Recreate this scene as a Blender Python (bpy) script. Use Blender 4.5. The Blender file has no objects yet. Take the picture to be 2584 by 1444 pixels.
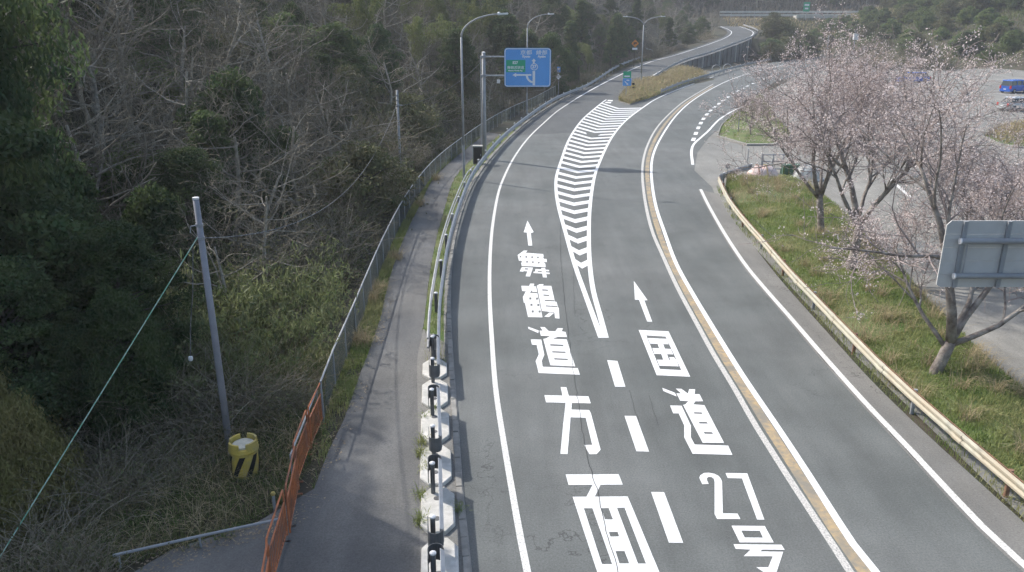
import bpy, bmesh, math, random
import numpy as np
from mathutils import Vector, Matrix
from mathutils.geometry import tessellate_polygon

# ------------------------------------------------------------------ camera, world, sun, exposure
SC = bpy.context.scene
COL = SC.collection
FPX, PITCH, CH = 2020.0, math.radians(18.6), 10.0
cam = bpy.data.objects.new('camera', bpy.data.cameras.new('camera'))
COL.objects.link(cam)
cam.location = (0, 0, CH)
cam.rotation_euler = (math.radians(90) - PITCH, 0, 0)
cam.data.sensor_width = 36.0
cam.data.lens = 36.0 * FPX / 2584.0
cam.data.clip_start = 0.2
cam.data.clip_end = 3000
SC.camera = cam

SUN_EL, SUN_AZ = math.radians(41), math.radians(-54)      # azimuth from +Y, negative = to the left
world = bpy.data.worlds.new('World')
SC.world = world
world.use_nodes = True
wn = world.node_tree
bg = wn.nodes['Background']
sky = wn.nodes.new('ShaderNodeTexSky')
sky.sky_type = 'NISHITA'
sky.sun_disc = False
sky.sun_elevation = SUN_EL
sky.sun_rotation = SUN_AZ
sky.air_density = 1.2
sky.dust_density = 2.5
sky.ozone_density = 1.0
wn.links.new(sky.outputs['Color'], bg.inputs['Color'])
bg.inputs['Strength'].default_value = 0.15
sl = bpy.data.lights.new('sun', 'SUN')
sl.energy = 3.25
sl.angle = math.radians(0.9)
sl.color = (1.0, 0.955, 0.89)
sun = bpy.data.objects.new('sun', sl)
COL.objects.link(sun)
sdir = Vector((math.sin(SUN_AZ) * math.cos(SUN_EL), math.cos(SUN_AZ) * math.cos(SUN_EL), math.sin(SUN_EL)))
sun.rotation_euler = sdir.to_track_quat('Z', 'Y').to_euler()
sun.location = (-30, 40, 60)
SC.view_settings.view_transform = 'Standard'
SC.view_settings.look = 'None'
SC.view_settings.gamma = 1.0
SC.view_settings.exposure = 0.63
SC.view_settings.use_curve_mapping = False
SC.render.engine = 'CYCLES'
SC.cycles.use_denoising = True
SC.cycles.max_bounces = 4
SC.cycles.diffuse_bounces = 2
SC.cycles.glossy_bounces = 2
SC.cycles.use_adaptive_sampling = True
SC.cycles.adaptive_threshold = 0.03
SC.cycles.volume_bounces = 0
SC.cycles.transparent_max_bounces = 6

RNG = random.Random(7)
NR = np.random.default_rng(11)

# ------------------------------------------------------------------ photo pixel -> place
CP, SP = math.cos(PITCH), math.sin(PITCH)
def ray(px, py):
    u = (px - 1292.0) / FPX
    v = (py - 722.0) / FPX
    return (u, CP - v * SP, -SP - v * CP)
def G(px, py, z=0.0):                       # point of the photo at height z
    d = ray(px, py)
    t = (z - CH) / d[2]
    return Vector((d[0] * t, d[1] * t, z))
def GY(px, py, Y):                          # point of the photo at distance Y
    d = ray(px, py)
    t = Y / d[1]
    return Vector((d[0] * t, Y, CH + d[2] * t))
def proj(p):
    x, y, z = p[0], p[1], p[2] - CH
    zc = y * CP - z * SP
    if zc < 0.1: return (-1e6, -1e6)
    return (1292 + FPX * x / zc, 722 - FPX * (y * SP + z * CP) / zc)
def GL(pts, z=0.0):
    return [G(x, y, z) for x, y in pts]

# ------------------------------------------------------------------ materials
MATS = {}
def mat(name, c1, c2=None, scale=4.0, rough=0.85, metal=0.0, bump=0.0, bscale=40.0, rand=0.0, spec=0.3,
        c3=None, s3=0.6, coords='pos', detail=4.0, lo=0.35, hi=0.65, trans=0.0):
    m = bpy.data.materials.new(name)
    m.use_nodes = True
    nt = m.node_tree
    N, L = nt.nodes, nt.links
    b = N['Principled BSDF']
    b.inputs['Roughness'].default_value = rough
    b.inputs['Metallic'].default_value = metal
    b.inputs['Specular IOR Level'].default_value = spec
    c1 = (*c1, 1)
    b.inputs['Base Color'].default_value = c1
    if coords == 'pos':
        vec = N.new('ShaderNodeNewGeometry').outputs['Position']
    else:
        vec = N.new('ShaderNodeTexCoord').outputs['Object']
    col = None
    if c2 is not None:
        n = N.new('ShaderNodeTexNoise')
        n.inputs['Scale'].default_value = scale
        n.inputs['Detail'].default_value = detail
        L.new(vec, n.inputs['Vector'])
        r = N.new('ShaderNodeMapRange')
        r.inputs['From Min'].default_value = lo
        r.inputs['From Max'].default_value = hi
        L.new(n.outputs['Fac'], r.inputs['Value'])
        mx = N.new('ShaderNodeMix')
        mx.data_type = 'RGBA'
        mx.inputs['A'].default_value = c1
        mx.inputs['B'].default_value = (*c2, 1)
        L.new(r.outputs['Result'], mx.inputs['Factor'])
        col = mx.outputs['Result']
        if c3 is not None:
            n2 = N.new('ShaderNodeTexNoise')
            n2.inputs['Scale'].default_value = s3
            n2.inputs['Detail'].default_value = 3
            L.new(vec, n2.inputs['Vector'])
            r2 = N.new('ShaderNodeMapRange')
            r2.inputs['From Min'].default_value = 0.42
            r2.inputs['From Max'].default_value = 0.66
            L.new(n2.outputs['Fac'], r2.inputs['Value'])
            m2 = N.new('ShaderNodeMix')
            m2.data_type = 'RGBA'
            L.new(r2.outputs['Result'], m2.inputs['Factor'])
            L.new(col, m2.inputs['A'])
            m2.inputs['B'].default_value = (*c3, 1)
            col = m2.outputs['Result']
    if rand > 0:
        oi = N.new('ShaderNodeObjectInfo')
        rr = N.new('ShaderNodeMapRange')
        rr.inputs['To Min'].default_value = 1 - rand
        rr.inputs['To Max'].default_value = 1 + rand
        L.new(oi.outputs['Random'], rr.inputs['Value'])
        hs = N.new('ShaderNodeHueSaturation')
        L.new(rr.outputs['Result'], hs.inputs['Value'])
        if col is None: hs.inputs['Color'].default_value = c1
        else: L.new(col, hs.inputs['Color'])
        col = hs.outputs['Color']
    if col is not None:
        L.new(col, b.inputs['Base Color'])
    if bump > 0:
        nb = N.new('ShaderNodeTexNoise')
        nb.inputs['Scale'].default_value = bscale
        nb.inputs['Detail'].default_value = 3
        L.new(vec, nb.inputs['Vector'])
        bp = N.new('ShaderNodeBump')
        bp.inputs['Strength'].default_value = bump
        bp.inputs['Distance'].default_value = 0.02
        L.new(nb.outputs['Fac'], bp.inputs['Height'])
        L.new(bp.outputs['Normal'], b.inputs['Normal'])
    if trans > 0:
        tr = N.new('ShaderNodeBsdfTranslucent')
        if col is None: tr.inputs['Color'].default_value = c1
        else: L.new(col, tr.inputs['Color'])
        ms = N.new('ShaderNodeMixShader')
        ms.inputs['Fac'].default_value = trans
        L.new(b.outputs['BSDF'], ms.inputs[1])
        L.new(tr.outputs['BSDF'], ms.inputs[2])
        L.new(ms.outputs['Shader'], N['Material Output'].inputs['Surface'])
    MATS[name] = m
    return m

def asphalt(name, base, tint, spread=1.0):
    m = bpy.data.materials.new(name)
    m.use_nodes = True
    nt = m.node_tree; N, L = nt.nodes, nt.links
    b = N['Principled BSDF']
    b.inputs['Roughness'].default_value = 0.82
    b.inputs['Specular IOR Level'].default_value = 0.35
    pos = N.new('ShaderNodeNewGeometry').outputs['Position']
    def noise(scale, detail, rough=0.6, vec=None):
        n = N.new('ShaderNodeTexNoise')
        n.inputs['Scale'].default_value = scale
        n.inputs['Detail'].default_value = detail
        n.inputs['Roughness'].default_value = rough
        L.new(vec or pos, n.inputs['Vector'])
        return n.outputs['Fac']
    def rng(v, a, c, t0, t1):
        r = N.new('ShaderNodeMapRange')
        r.inputs['From Min'].default_value = a; r.inputs['From Max'].default_value = c
        r.inputs['To Min'].default_value = t0; r.inputs['To Max'].default_value = t1
        L.new(v, r.inputs['Value'])
        return r.outputs['Result']
    def mul(a, c):
        n = N.new('ShaderNodeMath'); n.operation = 'MULTIPLY'
        L.new(a, n.inputs[0]); L.new(c, n.inputs[1])
        return n.outputs[0]
    # stretched stains along the traffic direction
    mp = N.new('ShaderNodeMapping')
    mp.inputs['Scale'].default_value = (1.0, 0.12, 1.0)
    mp.inputs['Rotation'].default_value = (0, 0, math.radians(8))
    L.new(pos, mp.inputs['Vector'])
    f1 = rng(noise(0.35, 5), 0.3, 0.7, 1 - 0.13 * spread, 1 + 0.13 * spread)
    f2 = rng(noise(1.3, 4, 0.6, mp.outputs['Vector']), 0.3, 0.7, 1 - 0.09 * spread, 1 + 0.09 * spread)
    f3 = rng(noise(24, 3, 0.7), 0.25, 0.75, 0.70, 1.30)
    f4 = rng(noise(75, 2, 0.8), 0.66, 0.74, 1.0, 1.75)       # pale aggregate specks
    # hair cracks
    vo = N.new('ShaderNodeTexVoronoi')
    vo.feature = 'DISTANCE_TO_EDGE'
    vo.inputs['Scale'].default_value = 0.42
    wv = N.new('ShaderNodeVectorMath'); wv.operation = 'ADD'
    nz = N.new('ShaderNodeTexNoise'); nz.inputs['Scale'].default_value = 1.7; nz.inputs['Detail'].default_value = 5
    L.new(pos, nz.inputs['Vector'])
    sc = N.new('ShaderNodeVectorMath'); sc.operation = 'SCALE'; sc.inputs['Scale'].default_value = 1.6
    L.new(nz.outputs['Color'], sc.inputs[0])
    L.new(pos, wv.inputs[0]); L.new(sc.outputs['Vector'], wv.inputs[1])
    L.new(wv.outputs['Vector'], vo.inputs['Vector'])
    crack = rng(vo.outputs['Distance'], 0.003, 0.009, 0.0, 1.0)
    cmask = rng(noise(0.11, 2), 0.5, 0.60, 0.0, 0.45)
    inv = N.new('ShaderNodeMath'); inv.operation = 'SUBTRACT'; inv.inputs[0].default_value = 1.0
    L.new(crack, inv.inputs[1])
    cc = N.new('ShaderNodeMath'); cc.operation = 'SUBTRACT'; cc.inputs[0].default_value = 1.0
    L.new(mul(inv.outputs[0], cmask), cc.inputs[1])
    f = mul(mul(mul(mul(f1, f2), f3), f4), cc.outputs[0])
    mx = N.new('ShaderNodeMix'); mx.data_type = 'RGBA'
    mx.inputs['A'].default_value = (*base, 1); mx.inputs['B'].default_value = (*tint, 1)
    L.new(rng(noise(0.09, 3), 0.38, 0.62, 0, 1), mx.inputs['Factor'])
    vm = N.new('ShaderNodeVectorMath'); vm.operation = 'SCALE'
    L.new(mx.outputs['Result'], vm.inputs[0]); L.new(f, vm.inputs['Scale'])
    L.new(vm.outputs['Vector'], b.inputs['Base Color'])
    bp = N.new('ShaderNodeBump'); bp.inputs['Strength'].default_value = 0.25; bp.inputs['Distance'].default_value = 0.006
    L.new(noise(45, 3, 0.7), bp.inputs['Height'])
    L.new(bp.outputs['Normal'], b.inputs['Normal'])
    MATS[name] = m
    return m

def worn_paint(name, paint, under, amount, scale=14.0):
    m = mat(name, paint, under, scale=scale, rough=0.7, detail=6, lo=amount, hi=amount + 0.07)
    return m

asphalt('asphalt', (0.113, 0.122, 0.118), (0.137, 0.143, 0.138), 1.35)
asphalt('asphalt_old', (0.172, 0.170, 0.160), (0.195, 0.188, 0.172), 1.2)
asphalt('asphalt_path', (0.105, 0.108, 0.110), (0.15, 0.145, 0.133), 1.8)
asphalt('asphalt_lot', (0.195, 0.190, 0.173), (0.235, 0.228, 0.207), 1.8)
asphalt('concrete_apron', (0.205, 0.203, 0.188), (0.235, 0.23, 0.21), 1.2)
asphalt('asphalt_new', (0.085, 0.091, 0.091), (0.10, 0.104, 0.103))
mat('paint_white', (0.79, 0.79, 0.78), (0.60, 0.60, 0.59), scale=9, rough=0.6, detail=7, lo=0.45, hi=0.78)
mat('paint_scuffed', (0.70, 0.69, 0.66), (0.38, 0.375, 0.355), scale=22, rough=0.7, detail=8, lo=0.46, hi=0.72)
mat('paint_worn', (0.62, 0.60, 0.56), (0.30, 0.295, 0.28), scale=28, rough=0.75, detail=8, lo=0.40, hi=0.68)
mat('paint_yellow', (0.46, 0.34, 0.19), (0.27, 0.24, 0.19), scale=7, rough=0.75, detail=8, lo=0.36, hi=0.66, c3=(0.24, 0.22, 0.18), s3=1.6)
mat('crack', (0.062, 0.064, 0.064))
mat('concrete', (0.46, 0.45, 0.42), (0.36, 0.35, 0.32), scale=9, bump=0.3, bscale=60, c3=(0.52, 0.51, 0.47), s3=1.3)
mat('concrete_white', (0.64, 0.62, 0.58), (0.52, 0.50, 0.46), scale=8, bump=0.25, bscale=70, c3=(0.45, 0.44, 0.40), s3=1.8, rand=0.06)
mat('concrete_kerb', (0.30, 0.29, 0.265), (0.22, 0.215, 0.20), scale=5, bump=0.3, bscale=50, rand=0.12)
mat('concrete_dark', (0.13, 0.13, 0.135), (0.085, 0.085, 0.09), scale=0.8, c3=(0.17, 0.17, 0.165), s3=0.3)
mat('galv', (0.42, 0.43, 0.44), (0.33, 0.34, 0.355), scale=3, rough=0.6, metal=0.3, spec=0.35)
mat('galv_dull', (0.34, 0.355, 0.37), (0.27, 0.28, 0.295), scale=2.5, rough=0.65, metal=0.25)
mat('pole_grey', (0.36, 0.37, 0.38), (0.29, 0.30, 0.31), scale=2.0, rough=0.6, metal=0.1)
mat('pole_purple_grey', (0.30, 0.30, 0.33), (0.24, 0.24, 0.265), scale=2.0, rough=0.7)
mat('rail_cream', (0.44, 0.425, 0.34), (0.37, 0.355, 0.285), scale=2.2, rough=0.55, c3=(0.40, 0.34, 0.25), s3=0.9)
mat('rail_dark', (0.12, 0.125, 0.13), (0.085, 0.09, 0.095), scale=4, rough=0.5)
mat('rust', (0.26, 0.15, 0.10), (0.18, 0.11, 0.08), scale=8)
mat('cap_white', (0.75, 0.75, 0.75), (0.62, 0.62, 0.62), scale=12, rough=0.5)
mat('orange_paint', (0.55, 0.185, 0.075), (0.38, 0.13, 0.06), scale=7, rough=0.6, c3=(0.24, 0.11, 0.07), s3=2.2)
mat('barrel_yellow', (0.60, 0.44, 0.09), (0.47, 0.35, 0.08), scale=5, rough=0.55, c3=(0.40, 0.33, 0.13), s3=3.5)
mat('barrel_cap', (0.58, 0.56, 0.46), (0.46, 0.44, 0.36), scale=9, rough=0.6)
mat('black', (0.016, 0.016, 0.017), rough=0.55)
mat('sign_blue', (0.10, 0.34, 0.74), (0.09, 0.31, 0.70), scale=1.2, rough=0.35, spec=0.5)
mat('sign_white', (0.72, 0.76, 0.80), rough=0.4)
mat('sign_green', (0.03, 0.36, 0.20), rough=0.4)
mat('sign_orange', (0.62, 0.22, 0.03), rough=0.45)
mat('sign_back', (0.56, 0.555, 0.54), (0.49, 0.485, 0.47), scale=2.5, rough=0.8, spec=0.12)
mat('cabinet', (0.10, 0.11, 0.105), (0.08, 0.085, 0.082), scale=3, rough=0.5)
mat('lamp_head', (0.72, 0.73, 0.74), rough=0.35)
mat('wire_green', (0.20, 0.42, 0.29), (0.42, 0.54, 0.44), scale=9, rough=0.6, lo=0.45, hi=0.55)
mat('cable', (0.10, 0.10, 0.105), (0.22, 0.22, 0.21), scale=8, lo=0.45, hi=0.55)
mat('chain_link', (0.11, 0.135, 0.13), (0.08, 0.10, 0.097), scale=2, rough=0.6, metal=0.3)
mat('car_blue', (0.035, 0.13, 0.50), rough=0.25, spec=0.6)
mat('car_silver', (0.52, 0.54, 0.55), rough=0.3, metal=0.4, spec=0.6)
mat('glass_dark', (0.02, 0.03, 0.035), rough=0.08, spec=0.7)
mat('glass_pale', (0.25, 0.36, 0.38), rough=0.08, spec=0.8)
mat('tyre', (0.02, 0.02, 0.02), rough=0.8)
mat('red_lamp', (0.55, 0.03, 0.03), rough=0.25, spec=0.6)
mat('tarp_pink', (0.66, 0.46, 0.42), (0.68, 0.58, 0.54), scale=3, rough=0.6, bump=0.5, bscale=8)
mat('film_clear', (0.55, 0.56, 0.54), (0.42, 0.43, 0.41), scale=4, rough=0.3)
mat('green_net', (0.08, 0.15, 0.11), (0.06, 0.11, 0.08), scale=5)
mat('soil', (0.052, 0.046, 0.033), (0.075, 0.064, 0.044), scale=0.9, bump=0.6, bscale=6, c3=(0.042, 0.05, 0.027), s3=0.35)
mat('verge_soil', (0.115, 0.155, 0.055), (0.17, 0.175, 0.085), scale=1.2, bump=0.6, bscale=12, c3=(0.075, 0.12, 0.03), s3=0.5)
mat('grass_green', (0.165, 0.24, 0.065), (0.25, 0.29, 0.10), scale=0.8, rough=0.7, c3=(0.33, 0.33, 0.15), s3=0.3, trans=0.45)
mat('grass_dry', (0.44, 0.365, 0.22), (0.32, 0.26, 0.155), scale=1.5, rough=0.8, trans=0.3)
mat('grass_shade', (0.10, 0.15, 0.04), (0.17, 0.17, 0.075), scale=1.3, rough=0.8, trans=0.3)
mat('bark_cherry', (0.25, 0.215, 0.19), (0.15, 0.125, 0.11), scale=9, bump=0.8, bscale=30, c3=(0.34, 0.315, 0.285), s3=4, coords='obj')
mat('twig_cherry', (0.36, 0.30, 0.28), (0.26, 0.215, 0.20), scale=4, coords='obj')
mat('blossom', (0.82, 0.735, 0.715), (0.67, 0.56, 0.54), scale=7, rough=0.7, trans=0.45, lo=0.4, hi=0.6)
mat('bark_grey', (0.36, 0.33, 0.275), (0.21, 0.19, 0.155), scale=6, rand=0.2, coords='obj')
mat('twig_grey', (0.225, 0.20, 0.155), (0.14, 0.125, 0.095), scale=3, rand=0.3, coords='obj')
mat('bark_dark', (0.09, 0.08, 0.068), (0.06, 0.055, 0.046), scale=6, coords='obj')
mat('leaf_dark', (0.052, 0.088, 0.040), (0.115, 0.148, 0.058), scale=1.1, rough=0.65, rand=0.3, trans=0.4, coords='obj')
mat('leaf_mid', (0.070, 0.115, 0.045), (0.13, 0.155, 0.062), scale=1.1, rough=0.65, rand=0.3, trans=0.4, coords='obj')
mat('leaf_bright', (0.10, 0.16, 0.05), (0.17, 0.20, 0.07), scale=1.2, rough=0.7, rand=0.2, trans=0.3, coords='obj')
mat('leaf_bamboo', (0.125, 0.165, 0.068), (0.235, 0.25, 0.125), scale=1.5, rough=0.6, rand=0.2, trans=0.45, coords='obj')
mat('bamboo_plume', (0.12, 0.155, 0.055), (0.18, 0.195, 0.08), scale=0.7, rough=0.7, rand=0.2, trans=0.45, coords='obj')
mat('cedar_brown', (0.19, 0.19, 0.065), (0.27, 0.235, 0.10), scale=1.4, rough=0.8, rand=0.1, trans=0.25, coords='obj')
mat('dead_brush', (0.23, 0.195, 0.145), (0.31, 0.27, 0.21), scale=2, rough=0.85, rand=0.3, coords='obj')
mat('stems_dark', (0.165, 0.14, 0.10), (0.225, 0.19, 0.14), scale=1.2, rough=0.9)
mat('dead_leaf', (0.155, 0.14, 0.08), (0.105, 0.125, 0.055), scale=1.2, rough=0.85, rand=0.3, trans=0.2, coords='obj')
mat('litter', (0.36, 0.29, 0.20), (0.22, 0.17, 0.11), scale=3, rough=0.9)

# ------------------------------------------------------------------ mesh helpers
class MB:
    def __init__(s): s.v = []; s.f = []
    def box(s, x0, x1, y0, y1, z0, z1, M=None):
        b = len(s.v)
        p = [(x0, y0, z0), (x1, y0, z0), (x1, y1, z0), (x0, y1, z0), (x0, y0, z1), (x1, y0, z1), (x1, y1, z1), (x0, y1, z1)]
        if M is not None: p = [tuple(M @ Vector(q)) for q in p]
        s.v += p
        s.f += [(b, b+3, b+2, b+1), (b+4, b+5, b+6, b+7), (b, b+1, b+5, b+4), (b+1, b+2, b+6, b+5), (b+2, b+3, b+7, b+6), (b+3, b, b+4, b+7)]
        return s
    def tube(s, pts, rad, n=6, cap=True):
        pts = [Vector(p) for p in pts]
        if not isinstance(rad, (list, tuple)): rad = [rad] * len(pts)
        b = len(s.v)
        prev = None
        for i, p in enumerate(pts):
            if i == 0: t = pts[1] - pts[0]
            elif i == len(pts) - 1: t = pts[-1] - pts[-2]
            else: t = pts[i+1] - pts[i-1]
            if t.length < 1e-9: t = Vector((0, 0, 1))
            t.normalize()
            if prev is None:
                a = Vector((1, 0, 0)) if abs(t.x) < 0.9 else Vector((0, 1, 0))
            else: a = prev
            u = (a - t * a.dot(t))
            if u.length < 1e-6: u = t.orthogonal()
            u.normalize(); w = t.cross(u)
            prev = u
            for k in range(n):
                an = 2 * math.pi * k / n
                q = p + (u * math.cos(an) + w * math.sin(an)) * rad[i]
                s.v.append((q.x, q.y, q.z))
        for i in range(len(pts) - 1):
            for k in range(n):
                k2 = (k + 1) % n
                s.f.append((b + i*n + k, b + i*n + k2, b + (i+1)*n + k2, b + (i+1)*n + k))
        if cap:
            s.f.append(tuple(b + k for k in reversed(range(n))))
            e = b + (len(pts) - 1) * n
            s.f.append(tuple(e + k for k in range(n)))
        return s
    def prism(s, poly, z0, z1):
        b = len(s.v); n = len(poly)
        a = sum(poly[i][0]*poly[(i+1) % n][1] - poly[(i+1) % n][0]*poly[i][1] for i in range(n))
        if a < 0: poly = list(reversed(poly))
        s.v += [(p[0], p[1], z0) for p in poly] + [(p[0], p[1], z1) for p in poly]
        s.f.append(tuple(b + i for i in reversed(range(n))))
        s.f.append(tuple(b + n + i for i in range(n)))
        for i in range(n):
            j = (i + 1) % n
            s.f.append((b+i, b+j, b+n+j, b+n+i))
        return s
    def lathe(s, prof, n=16, c=(0, 0, 0)):
        b = len(s.v)
        for r, z in prof:
            for k in range(n):
                an = 2*math.pi*k/n
                s.v.append((c[0] + r*math.cos(an), c[1] + r*math.sin(an), c[2] + z))
        for i in range(len(prof)-1):
            for k in range(n):
                k2 = (k+1) % n
                s.f.append((b+i*n+k, b+i*n+k2, b+(i+1)*n+k2, b+(i+1)*n+k))
        s.f.append(tuple(b+k for k in reversed(range(n))))
        e = b+(len(prof)-1)*n
        s.f.append(tuple(e+k for k in range(n)))
        return s
    def poly(s, outer, holes=(), z=None):       # flat filled outline with holes
        loops = [[Vector(p) for p in outer]] + [[Vector(p) for p in h] for h in holes]
        flat = [p for l in loops for p in l]
        b = len(s.v)
        s.v += [(p.x, p.y, p.z if z is None else z) for p in flat]
        for t in tessellate_polygon(loops):
            a, c, d = (flat[i] for i in t)
            if (c - a).cross(d - a).z < 0: t = (t[0], t[2], t[1])
            s.f.append(tuple(b + i for i in t))
        return s
    def mesh(s, name):
        me = bpy.data.meshes.new(name)
        me.from_pydata(s.v, [], s.f)
        me.update()
        return me
    def build(s, name, m, parent=None, smooth=False, loc=None):
        me = s.mesh(name)
        me.materials.append(MATS[m] if isinstance(m, str) else m)
        if smooth:
            me.polygons.foreach_set('use_smooth', [True] * len(me.polygons))
        return link(name, me, parent, loc)
def link(name, me, parent=None, loc=None):
    o = bpy.data.objects.new(name, me)
    COL.objects.link(o)
    if parent is not None: o.parent = parent
    if loc is not None: o.location = loc
    return o
def np_mesh(name, V, F, m):
    me = bpy.data.meshes.new(name)
    V = np.asarray(V, dtype=np.float32); F = np.asarray(F, dtype=np.int32)
    k = F.shape[1]
    me.vertices.add(len(V)); me.vertices.foreach_set('co', V.ravel())
    me.loops.add(F.size); me.loops.foreach_set('vertex_index', F.ravel())
    me.polygons.add(len(F))
    me.polygons.foreach_set('loop_start', np.arange(0, F.size, k, dtype=np.int32))
    me.polygons.foreach_set('loop_total', np.full(len(F), k, dtype=np.int32))
    me.update(calc_edges=True)
    me.materials.append(MATS[m])
    return me
def empty(name, loc=(0, 0, 0), rz=0.0):
    o = bpy.data.objects.new(name, None)
    o.empty_display_size = 0.3
    COL.objects.link(o)
    o.location = loc
    o.rotation_euler = (0, 0, rz)
    return o
def tag(o, label=None, cat=None, group=None, kind=None):
    if label: o['label'] = label
    if cat: o['category'] = cat
    if group: o['group'] = group
    if kind: o['kind'] = kind
    return o
def thing(name, label, cat, loc=(0, 0, 0), rz=0.0, group=None):
    return tag(empty(name, loc, rz), label, cat, group)
def copy_tree(o, parent=None):
    c = o.copy(); COL.objects.link(c); c.parent = parent
    for ch in o.children: copy_tree(ch, c)
    return c
def resample(pts, step=None, n=None):
    P = np.array([[p[0], p[1], p[2] if len(p) > 2 else 0.0] for p in pts], float)
    # Catmull-Rom smoothing, then even spacing
    Q = []
    for i in range(len(P) - 1):
        p0 = P[max(i-1, 0)]; p1 = P[i]; p2 = P[i+1]; p3 = P[min(i+2, len(P)-1)]
        d01 = max(np.linalg.norm(p1-p0), 1e-6)**0.5; d12 = max(np.linalg.norm(p2-p1), 1e-6)**0.5; d23 = max(np.linalg.norm(p3-p2), 1e-6)**0.5
        if i == 0: m1 = (p2-p1)
        else: m1 = d12*((p1-p0)/d01 - (p2-p0)/(d01+d12) + (p2-p1)/d12)
        if i == len(P)-2: m2 = (p2-p1)
        else: m2 = d12*((p2-p1)/d12 - (p3-p1)/(d12+d23) + (p3-p2)/d23)
        for t in np.linspace(0, 1, 10, endpoint=False):
            Q.append((2*t**3-3*t**2+1)*p1 + (t**3-2*t**2+t)*m1 + (-2*t**3+3*t**2)*p2 + (t**3-t**2)*m2)
    Q.append(P[-1]); Q = np.array(Q)
    s = np.concatenate([[0], np.cumsum(np.linalg.norm(np.diff(Q, axis=0), axis=1))])
    if n is None: n = max(2, int(round(s[-1] / step)) + 1)
    u = np.linspace(0, s[-1], n)
    return [Vector((np.interp(a, s, Q[:, 0]), np.interp(a, s, Q[:, 1]), np.interp(a, s, Q[:, 2]))) for a in u]
def normals2d(pts):
    out = []
    for i in range(len(pts)):
        a = pts[max(i-1, 0)]; b = pts[min(i+1, len(pts)-1)]
        t = (b - a); t.z = 0
        t.normalize()
        out.append(Vector((t.y, -t.x, 0)))        # to the right of travel
    return out
def offset(pts, d):
    return [p + n * d for p, n in zip(pts, normals2d(pts))]
def ribbon(mb, pts, w, dz=0.0):
    L_, R_ = offset(pts, -w/2), offset(pts, w/2)
    b = len(mb.v)
    for l, r in zip(L_, R_):
        mb.v += [(l.x, l.y, l.z + dz), (r.x, r.y, r.z + dz)]
    for i in range(len(pts)-1):
        mb.f.append((b+2*i, b+2*i+1, b+2*i+3, b+2*i+2))
    return mb
def loft(mb, A, B, nv=1, hf=None):
    b = len(mb.v); n = len(A)
    for i in range(n):
        for j in range(nv+1):
            p = A[i].lerp(B[i], j/nv)
            z = p.z + (hf(p, i/(n-1), j/nv) if hf else 0)
            mb.v.append((p.x, p.y, z))
    for i in range(n-1):
        for j in range(nv):
            mb.f.append((b+i*(nv+1)+j, b+i*(nv+1)+j+1, b+(i+1)*(nv+1)+j+1, b+(i+1)*(nv+1)+j))
    return mb
def vnoise(x, y, s=1.0, seed=0):                    # cheap smooth value noise, vectorised
    x = np.asarray(x, float)*s + seed*17.3; y = np.asarray(y, float)*s + seed*9.1
    xi = np.floor(x); yi = np.floor(y); fx = x-xi; fy = y-yi
    fx = fx*fx*(3-2*fx); fy = fy*fy*(3-2*fy)
    def h(a, b): 
        q = np.sin(a*127.1 + b*311.7 + seed*74.7)*43758.5453
        return q - np.floor(q)
    return (h(xi, yi)*(1-fx)+h(xi+1, yi)*fx)*(1-fy) + (h(xi, yi+1)*(1-fx)+h(xi+1, yi+1)*fx)*fy
# ------------------------------------------------------------------ lines of the place, read off the photo
fence_top = [(664, 1460), (675, 1366), (714, 1232), (748, 1121), (773, 1032), (809, 963), (835, 896), (889, 775), (943, 650), (967, 598), (1007, 521), (1047, 459), (1099, 400), (1160, 351), (1243, 295), (1300, 266), (1345, 247), (1402, 217)]
FT = [G(x, y, 1.15) for x, y in fence_top]
ramp_left_px = [(1453, 250, 0), (1500, 223, .08), (1556, 194, .4), (1594, 176, .8), (1644, 156, 1.5), (1703, 140, 2.2), (1750, 125, 3.0), (1800, 108, 4.1), (1836, 93, 5.1), (1846, 83, 5.9), (1838, 75, 6.5), (1818, 67, 7.2)]
RL = resample([G(x, y, z) for x, y, z in ramp_left_px], step=3.0)
RR = offset(RL, 5.6)
RC = [(a + b) / 2 for a, b in zip(RL, RR)]
RCn = np.array([[p.x, p.y, p.z] for p in RC])
_fx = [(p.y, p.x) for p in FT] + [(p.y, p.x - 2.0) for p in RL if p.y > FT[-1].y + 6]
_fx.sort()
FXY = np.array([a for a, b in _fx]); FXX = np.array([b for a, b in _fx])
def xf(y): return np.interp(y, FXY, FXX)
def sstep(a, b, x):
    t = np.clip((x-a)/(b-a), 0, 1); return t*t*(3-2*t)
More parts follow.
